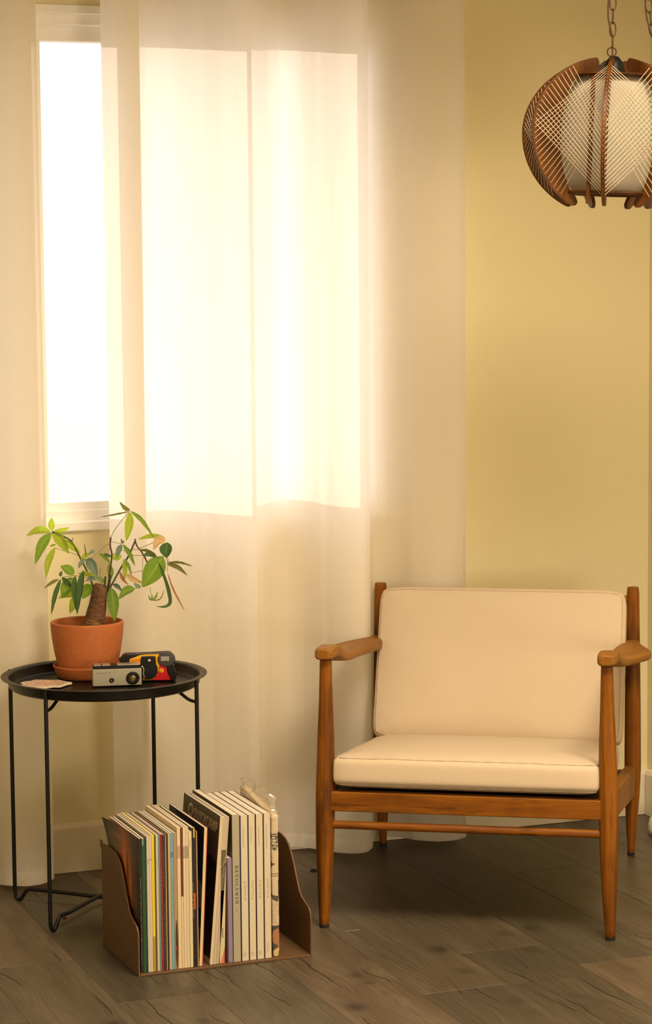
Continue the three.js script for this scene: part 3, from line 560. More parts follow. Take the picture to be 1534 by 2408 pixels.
// ---------------------------------------------------------------- magazine holder
const BX0 = -0.738, BX1 = -0.377, BY = 0.0042;
{
  const t = thing('magazine_holder', 'brown open magazine holder with curved side panels on the floor', 'magazine holder', [0, 0, 0]);
  const prof = [[0.612, 0], [0.612, 0.213], [0.66, 0.217], [0.7, 0.2165], [0.722, 0.213], [0.742, 0.204], [0.757, 0.19], [0.774, 0.166], [0.79, 0.14], [0.803, 0.121], [0.818, 0.11], [0.84, 0.1035], [0.858, 0.098], [0.866, 0.09], [0.868, 0.078], [0.868, 0]];
  const panel = (x) => { const s = new THREE.Shape(); prof.forEach(([z, y], i) => (i ? s.lineTo(-z, y) : s.moveTo(-z, y))); return boxUV(new THREE.ExtrudeGeometry(s, { depth: 0.0026, bevelEnabled: true, bevelSize: 0.0004, bevelThickness: 0.0004, bevelSegments: 1 }).rotateY(Math.PI / 2).translate(x, 0.0006, 0), 1, 3); };
  part('side_panel', panel(BX0 - 0.0035), M.kraft, t); part('side_panel', panel(BX1), M.kraft, t);
  part('base', boxUV(rbox(BX0, BX1 + 0.001, 0.0004, BY, 0.613, 0.868, 0.0006), 0, 3), M.kraft, t);
  part('back_panel', boxUV(rbox(BX0, BX1 + 0.001, 0.003, 0.205, 0.612, 0.6148, 0.0006), 1, 3), M.kraft, t);
  part('corner_tab', rbox(-0.7415, -0.7385, 0.203, 0.219, 0.6, 0.613, 0.0008), M.kraft, t);
}
const dashes = (c, x, y0, y1, col, w = 2) => { c.fillStyle = col; for (let y = y0; y < y1;) { const l = 2 + rnd() * 5; c.fillRect(x - w / 2, y, w * (0.6 + rnd() * 0.5), l); y += l + 1.5 + (rnd() < 0.2 ? 5 : 0); } };
function spineText(bg, draw) { return canvasTex(32, 512, (c) => { c.fillStyle = bg; c.fillRect(0, 0, 32, 512); draw(c); }); }
const rotText = (c, text, x, y, font, col, gap = 0) => { c.save(); c.translate(x, y); c.rotate(Math.PI / 2); c.fillStyle = col; c.font = font; let d = 0; for (const ch of text) { c.fillText(ch, d, 0); d += c.measureText(ch).width + gap; } c.restore(); };
// One magazine: spine towards the viewer, thickness along x, cover boards and a block of pages.
function magazine(name, label, category, group, { x0, x1, h, depth = 0.215, zf = 0.858, spine = '#d8d2c0', cover = spine, lean = 0, map, coverMap, curl = 0, y0 = BY + 0.0006, rough = 0.5 }) {
  const w = x1 - x0 - 0.0003, b = Math.min(0.0007, w * 0.2);
  const t = thing(name, label, category, [(lean > 0 ? x1 : lean < 0 ? x0 : (x0 + x1) / 2), y0, zf], 0, group);
  const o = lean > 0 ? -w / 2 : lean < 0 ? w / 2 : 0; t.rotation.z = -lean;
  const cm = std({ color: cover, roughness: rough }), sm = map ? std({ map, roughness: rough }) : std({ color: spine, roughness: rough });
  const sheet = (x, sgn) => { const g = new THREE.BoxGeometry(b, h, depth, 1, 8, 12).translate(x, h / 2, -depth / 2), p = g.attributes.position; if (curl && sgn < 0) for (let i = 0; i < p.count; i++) { const k = -p.getZ(i) / depth, u = p.getY(i) / h; p.setX(i, p.getX(i) - curl * Math.pow(k, 3) * Math.pow(clamp((u - 0.72) / 0.28, 0, 1), 1.4)); } g.computeVertexNormals(); return g; };
  const left = sheet(o - w / 2 + b / 2, -1), right = sheet(o + w / 2 - b / 2, 1);
  if (coverMap) { part('front_cover', left, std({ map: coverMap, roughness: rough }), t); part('back_cover', right, cm, t); } else part('cover', [left, right], cm, t);
  const sp = new THREE.BoxGeometry(w, h, 0.0008).translate(o, h / 2, 0.0004);
  part('spine', sp, sm, t);
  const pg = new THREE.BoxGeometry(w - 2 * b, h - 0.0016, depth - 0.0015).translate(o, h / 2, -depth / 2), uv = pg.attributes.uv, ps = pg.attributes.position, off = rnd();
  for (let i = 0; i < uv.count; i++) uv.setXY(i, ps.getX(i) * 14 + off, ps.getZ(i) * 3);
  part('pages', pg, M.pages, t);
  return t;
}
{
  const G = 'magazines standing in the holder', mag = (label, o) => magazine('magazine', label, 'magazine', G, o);
  const portrait = dataTex(192, 256, (u, v) => {                     // printed cover: a dark ground, a warm brown painted figure, a dark band
    const y = 1 - v, g = (cx, cy, rx, ry, t = 0) => { const a = u - cx - t * (y - cy), b = y - cy; return Math.exp(-(a * a) / (rx * rx) - (b * b) / (ry * ry)); }, n = fbm(u * 9, y * 11, 4), n2 = fbm(u * 26, y * 22, 3, nz2);
    let c = mix3([42, 34, 26], [84, 70, 52], clamp(n * 1.3 - 0.2, 0, 1));
    c = mix3(c, [124, 110, 84], 0.8 * g(0.24, 0.2, 0.24, 0.2));
    c = mix3(c, [190, 106, 52], clamp(1.5 * g(0.58, 0.38, 0.21, 0.42, 0.16) - 0.2 * n, 0, 1));
    c = mix3(c, [232, 152, 90], clamp(1.0 * g(0.55, 0.34, 0.045, 0.22, 0.2) + 0.7 * g(0.66, 0.46, 0.05, 0.16) - 0.25 * n2, 0, 0.9));
    c = mix3(c, [70, 40, 22], clamp(0.9 * g(0.61, 0.28, 0.03, 0.12, 0.1) + 0.45 * g(0.8, 0.5, 0.06, 0.4), 0, 0.9));
    c = mix3(c, [22, 20, 19], clamp(2 * g(0.64 - 0.2 * (y - 0.62), 0.62 - 0.25 * (u - 0.64), 0.14, 0.025), 0, 0.95));
    c = mix3(c, [70, 100, 108], 0.6 * g(0.1, 0.07, 0.06, 0.03)); c = mix3(c, [150, 146, 126], 0.55 * g(0.32, 0.09, 0.13, 0.018));
    return u > 0.9 ? mix3(c, [22, 18, 15], 0.8) : c;
  });
  const flipU = (t) => { t.wrapS = THREE.RepeatWrapping; return t; };
  mag('black spined magazine with a dark portrait cover, leftmost in the holder', { x0: -0.7335, x1: -0.728, h: 0.271, spine: '#191614', cover: '#221c17', coverMap: flipU(portrait), curl: 0.015, map: spineText('#171413', (c) => { dashes(c, 12, 150, 480, '#9a9484', 5); }) });
  mag('dark green spined magazine beside the black portrait one', { x0: -0.728, x1: -0.7212, h: 0.271, spine: '#134a24', cover: '#123a1e', map: spineText('#154d26', (c) => { c.fillStyle = '#8fb49a'; c.fillRect(4, 0, 10, 26); }) });
  mag('thin black spined magazine right of the dark green one', { x0: -0.7212, x1: -0.7186, h: 0.268, spine: '#1b1712', map: spineText('#1b1712', (c) => dashes(c, 16, 40, 470, '#6c655a', 6)) });
  mag('pale grey magazine right of the thin black one', { x0: -0.7186, x1: -0.7128, h: 0.275, spine: '#bdb7ac', map: spineText('#bfb9ae', (c) => dashes(c, 16, 86, 110, '#8f887a', 12)) });
  mag('pale grey magazine left of the bright yellow spine', { x0: -0.7128, x1: -0.7085, h: 0.276, spine: '#c4bcae', map: spineText('#c6beb0', (c) => { c.fillStyle = '#8a8374'; c.fillRect(0, 88, 32, 4); dashes(c, 18, 200, 470, '#a9a294', 3); }) });
  mag('magazine with a bright yellow spine', { x0: -0.7082, x1: -0.7026, h: 0.277, spine: '#d9c415', map: spineText('#dcc716', (c) => { c.fillStyle = '#a58f18'; c.fillRect(0, 380, 32, 132); dashes(c, 16, 60, 360, '#b7a21c', 5); }) });
  mag('thin brown strip standing for the shadow right of the yellow spine', { x0: -0.7026, x1: -0.6996, h: 0.268, spine: '#5a4526' });  // brown strip built where a dark shadow lies between two spines
  mag('off white magazine right of the yellow spine and the shadow strip', { x0: -0.6994, x1: -0.6944, h: 0.276, spine: '#bdb9a8', map: spineText('#bfbaa9', (c) => dashes(c, 16, 90, 130, '#807a6a', 8)) });
  mag('magazine with a teal spine left of the red one', { x0: -0.6942, x1: -0.6904, h: 0.275, spine: '#5d8584' });
  mag('magazine with a deep red spine', { x0: -0.6902, x1: -0.6856, h: 0.276, spine: '#8c1418', map: spineText('#8f1519', (c) => dashes(c, 14, 130, 470, '#c98d80', 4)) });
  mag('dark olive magazine with light specks right of the red spine', { x0: -0.6854, x1: -0.6803, h: 0.275, spine: '#2a2a18', map: spineText('#2a2a18', (c) => { dashes(c, 10, 60, 200, '#8a8a30', 5); dashes(c, 18, 250, 470, '#8a8468', 4); }) });
  mag('thin cream magazine right of the dark olive one', { x0: -0.6801, x1: -0.6778, h: 0.274, spine: '#a89878' });
  mag('thin dark maroon magazine left of the cream and blue spines', { x0: -0.6776, x1: -0.6744, h: 0.275, spine: '#341712' });
  mag('cream magazine left of the light blue spine', { x0: -0.6742, x1: -0.6698, h: 0.277, spine: '#c3ac84' });
  mag('magazine with a light blue spine', { x0: -0.6696, x1: -0.6634, h: 0.277, spine: '#6f9fb0', map: spineText('#70a0b1', (c) => { c.fillStyle = '#5a7f88'; c.fillRect(0, 70, 32, 22); dashes(c, 16, 170, 300, '#4d7480', 5); }) });
  mag('taupe magazine with a brown stain low on its spine, right of the blue one', { x0: -0.6632, x1: -0.6558, h: 0.277, spine: '#9c8468', map: spineText('#a28a6e', (c) => { c.fillStyle = '#4a3018'; c.beginPath(); c.ellipse(20, 420, 12, 92, 0, 0, 7); c.fill(); c.fillStyle = '#a8402c'; c.fillRect(4, 430, 16, 10); }) });
  mag('taller cream magazine left of the thin red edged one', { x0: -0.6553, x1: -0.6484, h: 0.287, spine: '#d6c39c', map: spineText('#d8c59e', (c) => { c.fillStyle = '#b4a07c'; c.fillRect(0, 66, 32, 46); }) });
  mag('thin maroon magazine between the tall cream and white ones', { x0: -0.6482, x1: -0.6432, h: 0.2855, spine: '#6e2c22', map: spineText('#d0bd98', (c) => { c.fillStyle = '#6e2c22'; c.fillRect(0, 0, 32, 250); }) });
  mag('white magazine right of the thin maroon one', { x0: -0.643, x1: -0.6373, h: 0.2865, spine: '#d2c4a4', map: spineText('#d4c6a6', (c) => { c.fillStyle = '#a59a84'; c.fillRect(0, 70, 32, 44); }) });
  mag('white magazine, second right of the thin maroon one', { x0: -0.6371, x1: -0.6315, h: 0.2865, spine: '#cfc1a0', map: spineText('#d1c3a2', (c) => { c.fillStyle = '#9f947e'; c.fillRect(0, 70, 32, 44); }) });
  mag('shorter white magazine left of the black one with an orange mark', { x0: -0.631, x1: -0.6246, h: 0.2765, spine: '#d2c4a2', map: spineText('#d4c6a4', (c) => dashes(c, 16, 30, 60, '#8a806a', 8)) });
  mag('black magazine with a yellow tip and an orange mark on its spine', { x0: -0.6243, x1: -0.617, h: 0.283, spine: '#17130f', map: spineText('#17130f', (c) => { c.fillStyle = '#c9a91a'; c.fillRect(14, 0, 14, 36); c.fillStyle = '#c2622c'; c.fillRect(12, 240, 14, 60); dashes(c, 6, 200, 330, '#a39c8c', 5); }) });
  mag('narrow magazine with a red and cream spine left of the navy one', { x0: -0.6168, x1: -0.6131, h: 0.276, spine: '#6a241c', map: spineText('#5a2018', (c) => { c.fillStyle = '#bda77c'; c.fillRect(18, 0, 14, 512); }) });
  const navy = canvasTex(256, 256, (c, w, h) => { c.fillStyle = '#15202e'; c.fillRect(0, 0, w, h); c.fillStyle = '#1d3a48'; c.fillRect(180, 30, 76, 120); c.fillStyle = '#8a8878'; c.beginPath(); c.ellipse(235, 130, 26, 30, 0, 0, 7); c.fill(); c.fillStyle = '#1b4350'; c.fillRect(200, 150, 56, 26); c.fillStyle = '#75705c'; c.fillRect(190, 185, 66, 30); c.fillStyle = '#b5ad8c'; c.fillRect(190, 215, 66, 20); });
  mag('leaning navy covered magazine with a white spine and red edge', { x0: -0.6125, x1: -0.6052, h: 0.281, spine: '#d0c09a', cover: '#9a4a34', coverMap: navy, lean: 0.052, depth: 0.232, map: spineText('#d2c29c', (c) => { c.fillStyle = '#b0452f'; c.fillRect(25, 0, 7, 512); }) });
  const quick = canvasTex(512, 640, (c, w, h) => {
    c.fillStyle = '#12110f'; c.fillRect(0, 0, w, h);
    c.fillStyle = '#4e4c40'; c.beginPath(); c.moveTo(0, 0); c.lineTo(w, 0); c.lineTo(w, 210); c.lineTo(430, 180); c.lineTo(300, 220); c.lineTo(0, 210); c.fill();
    c.fillStyle = '#cfc7ae'; c.font = 'bold 64px sans-serif'; c.save(); c.translate(152, 80); c.scale(0.88, 1); c.fillText('QUICKCAMP', 0, 0); c.restore();
    c.lineWidth = 13; c.strokeStyle = '#cfc7ae'; c.beginPath(); c.arc(108, 56, 27, 1.0, 6.9); c.stroke(); c.beginPath(); c.moveTo(112, 68); c.lineTo(136, 94); c.stroke();
    c.fillStyle = '#3c4430'; for (let i = 0; i < 40; i++) c.fillRect(340 + rnd() * 110, 230 + rnd() * 190, 3 + rnd() * 6, 8 + rnd() * 24);
    c.fillStyle = '#4a3c28'; c.beginPath(); c.moveTo(180, 470); c.lineTo(430, 520); c.lineTo(420, 560); c.lineTo(170, 500); c.fill();
    c.fillStyle = '#23221c'; c.fillRect(0, 530, w, 84); c.strokeStyle = '#6a6654'; c.lineWidth = 4; c.strokeRect(380, 540, 46, 66);
    c.fillStyle = '#b9ae92'; c.fillRect(0, 616, w, 24);
  });
  mag('leaning black magazine with a pale round mark and title across its cover', { x0: -0.5906, x1: -0.584, h: 0.302, spine: '#cdbfa4', cover: '#8a8070', coverMap: quick, lean: 0.088, depth: 0.236 });
  mag('leaning pale magazine pressed right against the titled black one', { x0: -0.5838, x1: -0.5772, h: 0.3, spine: '#bdae96', cover: '#8f836e', lean: 0.086, depth: 0.234 });
  mag('leaning pale magazine, second right of the titled black one', { x0: -0.577, x1: -0.5702, h: 0.3, spine: '#b5a58c', cover: '#8f836e', lean: 0.084, depth: 0.234, map: spineText('#b8a88e', (c) => { c.fillStyle = '#5c5240'; c.fillRect(26, 460, 6, 52); }) });
  mag('cream magazine with a red corner at the foot of its spine', { x0: -0.5694, x1: -0.5588, h: 0.232, spine: '#cbbd94', depth: 0.17, lean: 0.028, map: spineText('#cdbf96', (c) => { c.fillStyle = '#554a34'; c.fillRect(14, 352, 5, 44); c.fillStyle = '#c8705e'; c.beginPath(); c.moveTo(32, 440); c.lineTo(32, 512); c.lineTo(6, 512); c.fill(); }) });
  mag('short slim magazine with a lilac spine', { x0: -0.5528, x1: -0.541, h: 0.2145, spine: '#877a92', depth: 0.165, map: spineText('#8a7c94', (c) => { c.fillStyle = '#4c3c48'; c.fillRect(0, 0, 8, 512); }) });
  const bk = (label, o) => magazine('magazine', label, 'magazine', G, { depth: 0.225, cover: '#cfc4aa', ...o });
  bk('thick grey magazine with large dark letters along its spine', { x0: -0.5395, x1: -0.524, h: 0.3015, spine: '#a09a86', cover: '#6c6258', depth: 0.255, map: spineText('#a5a08c', (c) => { rotText(c, 'REVOLUKIN', 11, 176, 'bold 19px serif', '#4a463a', 2.2); c.fillStyle = '#6a6450'; c.fillRect(14, 330, 3, 8); }) });
  const kin = (num, top, foot, edge) => spineText('#cfc6ae', (c) => { c.fillStyle = edge; c.fillRect(0, 0, 5, 512); rotText(c, 'KINFOLK', 15, 232, '13px serif', '#8f8468', 1.6); c.fillStyle = '#a59a7c'; for (let y = 42; y < 42 + top; y += 4) c.fillRect(13, y, 5, 2.4); if (foot) { c.fillStyle = '#a59a7c'; for (let y = 455; y < 490; y += 4) c.fillRect(13, y, 4, 2.4); } else { c.save(); c.translate(16, 482); c.rotate(Math.PI / 2); c.fillStyle = '#8a7f64'; c.font = '15px serif'; c.fillText(num, 0, 5); c.restore(); } });
  bk('thick white magazine with a navy edge, first of the four matching white spines', { x0: -0.5238, x1: -0.507, h: 0.299, spine: '#d8caa6', cover: '#1d1f48', map: kin('42', 70, false, '#15173c') });
  bk('thick white magazine numbered 41, second of the four matching white spines', { x0: -0.5068, x1: -0.4912, h: 0.299, spine: '#d8caa6', cover: '#2a2440', map: kin('41', 54, false, '#2a1e34') });
  bk('thick white magazine numbered 40, third of the four matching white spines', { x0: -0.491, x1: -0.4745, h: 0.299, spine: '#d8caa6', cover: '#241820', map: kin('40', 72, false, '#2c1620') });
  bk('thick white magazine with a maroon edge, last of the four matching white spines', { x0: -0.4743, x1: -0.4582, h: 0.299, spine: '#d8caa6', cover: '#5a2420', map: kin('', 82, true, '#3c1216') });
}
{ // newspaper in a clear plastic sleeve, standing right of the white magazines
  const t = thing('bagged_newspaper', 'folded newspaper in crinkled clear plastic, right of the white magazines', 'newspaper', [-0.4462, BY, 0.756]);
  const print = canvasTex(128, 1024, (c, w, h) => {
    c.fillStyle = '#cbb99a'; c.fillRect(0, 0, w, h); const line = (y0, y1) => { c.fillStyle = '#8d8068'; for (let y = y0; y < y1; y += 7) for (let x = 4; x < w; x += 6) if (rnd() < 0.75) c.fillRect(x, y, 4, 3); };
    c.fillStyle = '#5a564a'; for (let i = 0; i < 90; i++) c.fillRect(20 + rnd() * 100, 120 + rnd() * 120, 6 + rnd() * 16, 3 + rnd() * 9);
    c.fillStyle = '#574f40'; c.fillRect(84, 280, 14, 110); c.beginPath(); c.moveTo(30, 330); c.lineTo(66, 350); c.lineTo(30, 380); c.fill(); c.fillRect(10, 420, 110, 5); c.fillRect(10, 436, 110, 5);
    c.fillRect(74, 470, 12, 130); c.beginPath(); c.moveTo(24, 560); c.lineTo(80, 590); c.lineTo(72, 630); c.lineTo(24, 580); c.fill();
    line(640, 790); c.fillStyle = '#4b483d'; c.fillRect(0, 800, w, 224); c.fillStyle = '#a5714e'; c.beginPath(); c.ellipse(70, 880, 30, 56, 0.1, 0, 7); c.fill(); c.beginPath(); c.moveTo(60, 900); c.lineTo(104, 900); c.lineTo(100, 960); c.lineTo(74, 970); c.fill(); c.fillStyle = '#cbb27c'; c.beginPath(); c.moveTo(66, 965); c.lineTo(118, 955); c.lineTo(112, 1024); c.lineTo(20, 1024); c.fill();
  });
  const slab = (hw, d0, d1, h, seg, wob) => { // rounded front edge, flat sides
    const rows = [];
    for (let i = 0; i <= seg; i++) {
      const k = i / seg, row = [], y = h * k; let w = hw * (1 - (wob ? 0.0 : 0) ) * (k < 0.04 ? 0.7 + 7.5 * k : 1);
      for (let j = 0; j <= 36; j++) { const a = j / 36 * Math.PI * 2, cx = Math.cos(a), cz = Math.sin(a), sx = Math.sign(cx) * Math.pow(Math.abs(cx), 0.25), sz = Math.sign(cz) * Math.pow(Math.abs(cz), 0.5), f = wob ? wob * (fbm(j % 36 * 0.7, k * 22, 3) - 0.5) : 0; row.push([sx * (w + f), y - (sz > 0 ? 0 : 0) + 0.012 * k * -sz, sz > 0 ? sz * (d1 + f) : sz * (d0 + f)]); }
      rows.push(row.reverse());
    }
    const top = rows[rows.length - 1]; rows.push(top.map(([x, y, z]) => [x * 0.5, y + 0.001, z * 0.95]), top.map(([, y, z]) => [0, y + 0.001, z * 0.9]));
    return grid(rows, true, (i, j) => { let q2 = j / 36 - 0.75; if (q2 < -0.5) q2 += 1; return [clamp(0.5 + q2 * 3.4, 0.01, 0.99), Math.min(1, i / seg)]; });
  };
  part('paper', slab(0.0098, 0.095, 0.098, 0.302, 40, 0.0014).translate(0, 0.001, 0), std({ map: print, roughness: 0.7 }), t);
  // crumpled plastic sleeve: a loose crest above the fold
  const rows = [];
  for (let i = 0; i <= 22; i++) { const k = i / 22, row = []; for (let j = 0; j <= 60; j++) { const u = j / 60, a = u * Math.PI * 2, sz = Math.sin(a), cx = Math.cos(a), wob = 0.006 * (fbm(u * 26 + 3, k * 6, 3) - 0.5) * (0.3 + k * 1.8); row.push([Math.sign(cx) * Math.pow(Math.abs(cx), 0.35) * (0.0114 - 0.0035 * k) + wob * 1.5, lerp(0.285, 0.327, k) + (k > 0.5 ? 0.014 * (nz(u * 18, 3) - 0.35) * (k - 0.4) * 2 : 0) + 0.004 * k * -sz, sz * (0.1 - 0.012 * k) + wob - 0.006 * k]); } rows.push(row.map((p, j2) => (j2 === 60 ? row[0] : p)).reverse()); }
  part('plastic_sleeve', grid(rows, true), phys({ color: lin(0.95, 0.93, 0.9), roughness: 0.12, transmission: 0.86, thickness: 0, ior: 1.55, side: THREE.DoubleSide }), t);
}

// ---------------------------------------------------------------- armchair (local x to its right hand in the picture, z to its front)
const CH = [0.178, 0, 0.526], CT = -32.1 * Math.PI / 180;
{
  const t = thing('armchair', 'low wooden armchair with round tapered legs and sculpted paddle arms', 'armchair', CH, CT);
  // turned post: [y, radius, x, z]
  const post = (pts, seg = 24) => {
    const rows = [];
    for (const [y, r, x, z] of pts) { const row = []; for (let j = 0; j <= seg; j++) { const a = j / seg * Math.PI * 2; row.push([x + Math.cos(a) * r, y, z + Math.sin(a) * r]); } rows.push(row.reverse()); }
    return grid(rows, true, (i, j) => [j / seg * 0.6 + pts[0][2] * 3 + pts[0][3], pts[i][0] * 1.3]);
  };
  const smooth = (keys, n = 30) => { const out = []; for (let i = 0; i <= n; i++) { const y = lerp(keys[0][0], keys[keys.length - 1][0], i / n); let k = 0; while (k < keys.length - 2 && keys[k + 1][0] < y) k++; const a = keys[k], b = keys[k + 1], f = clamp((y - a[0]) / (b[0] - a[0]), 0, 1), s = f * f * (3 - 2 * f) * 0.35 + f * 0.65; out.push([y, lerp(a[1], b[1], s), lerp(a[2], b[2], f), lerp(a[3], b[3], f)]); } return out; };
  for (const s of [-1, 1]) {
    const fl = [[0.006, 0.0103, s * 0.303, 0.365], [0.09, 0.0152, s * 0.301, 0.365], [0.19, 0.0195, s * 0.2995, 0.365], [0.285, 0.0207, s * 0.298, 0.365], [0.4, 0.0182, s * 0.296, 0.365], [0.5, 0.0145, s * 0.295, 0.365], [0.575, 0.0128, s * 0.2945, 0.365]];
    const leg = part('front_leg', post([[0.006, 0.0001, s * 0.303, 0.365], ...smooth(fl)]), M.wood, t);
    part('foot_glide', rod([s * 0.303, 0.0003, 0.365], [s * 0.303, 0.0075, 0.365], 0.0102, 0.0108, 20), M.rubber, leg);
    const bl = [[0.006, 0.0083, s * 0.299, -0.364], [0.08, 0.0135, s * 0.3, -0.364], [0.15, 0.0178, s * 0.301, -0.364], [0.21, 0.0195, s * 0.302, -0.364], [0.33, 0.019, s * 0.3015, -0.364], [0.47, 0.0175, s * 0.301, -0.364], [0.56, 0.0158, s * 0.301, -0.364], [0.634, 0.0147, s * 0.301, -0.364], [0.641, 0.0135, s * 0.301, -0.364]];
    const bk = part('back_post', post([[0.006, 0.0001, s * 0.299, -0.364], ...smooth(bl, 40), [0.6425, 0.0122, s * 0.301, -0.364], [0.6425, 0.0001, s * 0.301, -0.364]]), M.wood, t);
    part('foot_glide', rod([s * 0.299, 0.0003, -0.364], [s * 0.299, 0.0075, -0.364], 0.0084, 0.009, 20), M.rubber, bk);
    // sculpted arm: stations along z: [z, top y, thickness, inner x, outer x]
    const st = [[0.393, 0.599, 0.017, 0.284, 0.307], [0.389, 0.602, 0.0235, 0.2775, 0.3125], [0.37, 0.603, 0.0265, 0.2745, 0.3155], [0.325, 0.602, 0.0265, 0.274, 0.316], [0.285, 0.592, 0.0255, 0.273, 0.317], [0.235, 0.576, 0.024, 0.273, 0.32], [0.16, 0.563, 0.022, 0.272, 0.33], [0.07, 0.5535, 0.021, 0.272, 0.348], [-0.02, 0.546, 0.023, 0.272, 0.361], [-0.1, 0.54, 0.026, 0.272, 0.358], [-0.19, 0.533, 0.029, 0.274, 0.342], [-0.28, 0.525, 0.031, 0.279, 0.326], [-0.345, 0.52, 0.031, 0.283, 0.32], [-0.358, 0.519, 0.022, 0.288, 0.315]];
    const rows = [];
    const cr = (k) => new THREE.SplineCurve(st.map((q2, i) => new THREE.Vector2(i, q2[k]))), cs = [0, 1, 2, 3, 4].map(cr);
    for (let i = 0; i <= 52; i++) {
      const [z, y, th, xi, xo] = cs.map((c) => c.getPoint(i / 52).y), row = [], cx = (xi + xo) / 2, hx = (xo - xi) / 2, hy = th / 2;
      for (let j = 0; j <= 28; j++) { const a = j / 28 * Math.PI * 2, c = Math.cos(a), sn = Math.sin(a), e = 0.55; row.push([s * (cx + Math.sign(c) * Math.pow(Math.abs(c), e) * hx), y - hy + Math.sign(sn) * Math.pow(Math.abs(sn), e) * hy, z]); }
      rows.push(s > 0 ? row : row.reverse());
    }
    const endCap = (r) => { const m = r.reduce((q2, p) => [q2[0] + p[0] / r.length, q2[1] + p[1] / r.length, q2[2] + p[2] / r.length], [0, 0, 0]); return r.map(() => m); };
    const r0 = rows[0], r9 = rows[rows.length - 1]; rows.unshift(endCap(r0), r0); rows.push(r9, endCap(r9));
    part('arm', grid(rows, true, (i, j) => (i < 2 || i > rows.length - 3 ? [rows[i][j][0] * 1.5, rows[i][j][1] * 1.5] : [Math.abs(j / 28 - 0.5) * 0.5 + (s > 0 ? 0.3 : 0), i / 54 * 0.9])), M.paleWood, t);
    // side rail, sloping down to the back
    const rail = new THREE.Shape([[0.348, 0.3], [-0.35, 0.2165], [-0.35, 0.149], [0.348, 0.25]].map(([z, y]) => new THREE.Vector2(-z, y)));
    part('side_rail', boxUV(new THREE.ExtrudeGeometry(rail, { depth: 0.02, bevelEnabled: true, bevelSize: 0.002, bevelThickness: 0.002, bevelSegments: 2 }).rotateY(Math.PI / 2).translate(s > 0 ? 0.287 : -0.309, 0, 0), 2, 1.2), M.paleWood, t);
  }
  part('front_rail', boxUV(rbox(-0.286, 0.286, 0.2545, 0.2965, 0.354, 0.379, 0.003), 0, 1.3, [0.1, 0.2]), M.wood, t);
  part('front_stretcher', boxUV(rod([-0.286, 0.223, 0.365], [0.286, 0.223, 0.365], 0.0088, 0.0088, 20), 0, 1.3, [0.4, 0.5]), M.wood, t);
  part('back_rail', boxUV(rbox(-0.288, 0.288, 0.16, 0.205, -0.374, -0.354, 0.003), 0, 1.3), M.wood, t);
  part('top_dowel', boxUV(rod([-0.29, 0.613, -0.366], [0.29, 0.613, -0.366], 0.0088, 0.0088, 18), 0, 1.3), M.wood, t);
  part('back_dowel', boxUV(rod([-0.29, 0.42, -0.366], [0.29, 0.42, -0.366], 0.0088, 0.0088, 18), 0, 1.3), M.wood, t);
  for (let k = 0; k < 6; k++) { const z = 0.3 - k * 0.115, y = 0.3 + (z - 0.348) * 0.1196 - 0.012; part('seat_strap', rbox(-0.288, 0.288, y - 0.002, y + 0.002, z - 0.028, z + 0.028, 0.001), M.webbing, t); }
}
// loose cushion: pillow-edged slab with piping; local axes: x width, y thickness, z depth
function cushionGeo(w, th, d, r, crown, seed) {
  const N = 26, Mx = 40, side = [];
  const f = (a, b, top) => {                                          // a, b in -1..1
    const ex = Math.pow(Math.abs(a), 8), ez = Math.pow(Math.abs(b), 8), puff = crown * (1 - a * a) * (1 - b * b) + 0.0035 * (fbm(a * 2.2 + seed, b * 2 + seed * 3, 3) - 0.5) + 0.002 * (fbm(a * 7 + seed, b * 5, 2, nz2) - 0.5);
    return th / 2 - r * 0.55 * Math.max(ex, ez) + puff * (top ? 1 : 0.3);
  };
  const shell = (top) => { const rows = []; for (let i = 0; i <= N; i++) { const row = []; for (let j = 0; j <= Mx; j++) { const a = j / Mx * 2 - 1, b = i / N * 2 - 1, aa = Math.sign(a) * (1 - Math.pow(1 - Math.abs(a), 1.6)), bb = Math.sign(b) * (1 - Math.pow(1 - Math.abs(b), 1.6)); const cr = 0.006 * Math.pow(Math.abs(aa * bb), 14); row.push([aa * w / 2 - Math.sign(aa) * cr, (top ? 1 : -1) * f(aa, bb, top), bb * d / 2 - Math.sign(bb) * cr]); } rows.push(top ? row : row.reverse()); } return rows; };
  const T = shell(true), B = shell(false).map((r2) => r2.slice().reverse());
  const ring = (S) => { const e = []; for (let j = 0; j <= Mx; j++) e.push(S[0][j]); for (let i = 1; i <= N; i++) e.push(S[i][Mx]); for (let j = Mx - 1; j >= 0; j--) e.push(S[N][j]); for (let i = N - 1; i >= 0; i--) e.push(S[i][0]); return e; };
  const rt = ring(T), rb = ring(B), wall = [];
  for (let k = 0; k <= 10; k++) { const s = k / 10, bulge = r * 0.42 * Math.sqrt(Math.max(0, 1 - Math.pow(2 * s - 1, 4))); wall.push(rt.map((p, i) => { const q2 = rb[i], dx = p[0] / (w / 2), dz = p[2] / (d / 2), nx = Math.sign(dx) * Math.pow(Math.abs(dx), 10), nzz = Math.sign(dz) * Math.pow(Math.abs(dz), 10), l = Math.max(1e-6, Math.hypot(nx, nzz)); return [p[0] + nx / l * bulge, lerp(p[1], q2[1], s), p[2] + nzz / l * bulge]; })); }
  const uvf = (S) => (i, j) => [S[i][j][0] * 8, S[i][j][2] * 8];
  const gT = grid(T.map((r2) => r2.slice().reverse()), false), gB = grid(B, false), gW = grid(wall, true, (i, j) => [j * 0.08, i * 0.06]);
  for (const g of [gT, gB]) { const p = g.attributes.position, u = g.attributes.uv; for (let i = 0; i < p.count; i++) u.setXY(i, p.getX(i) * 8, p.getZ(i) * 8); }
  return { body: [gT, gB, gW], seamTop: rt, seamBottom: rb };
}
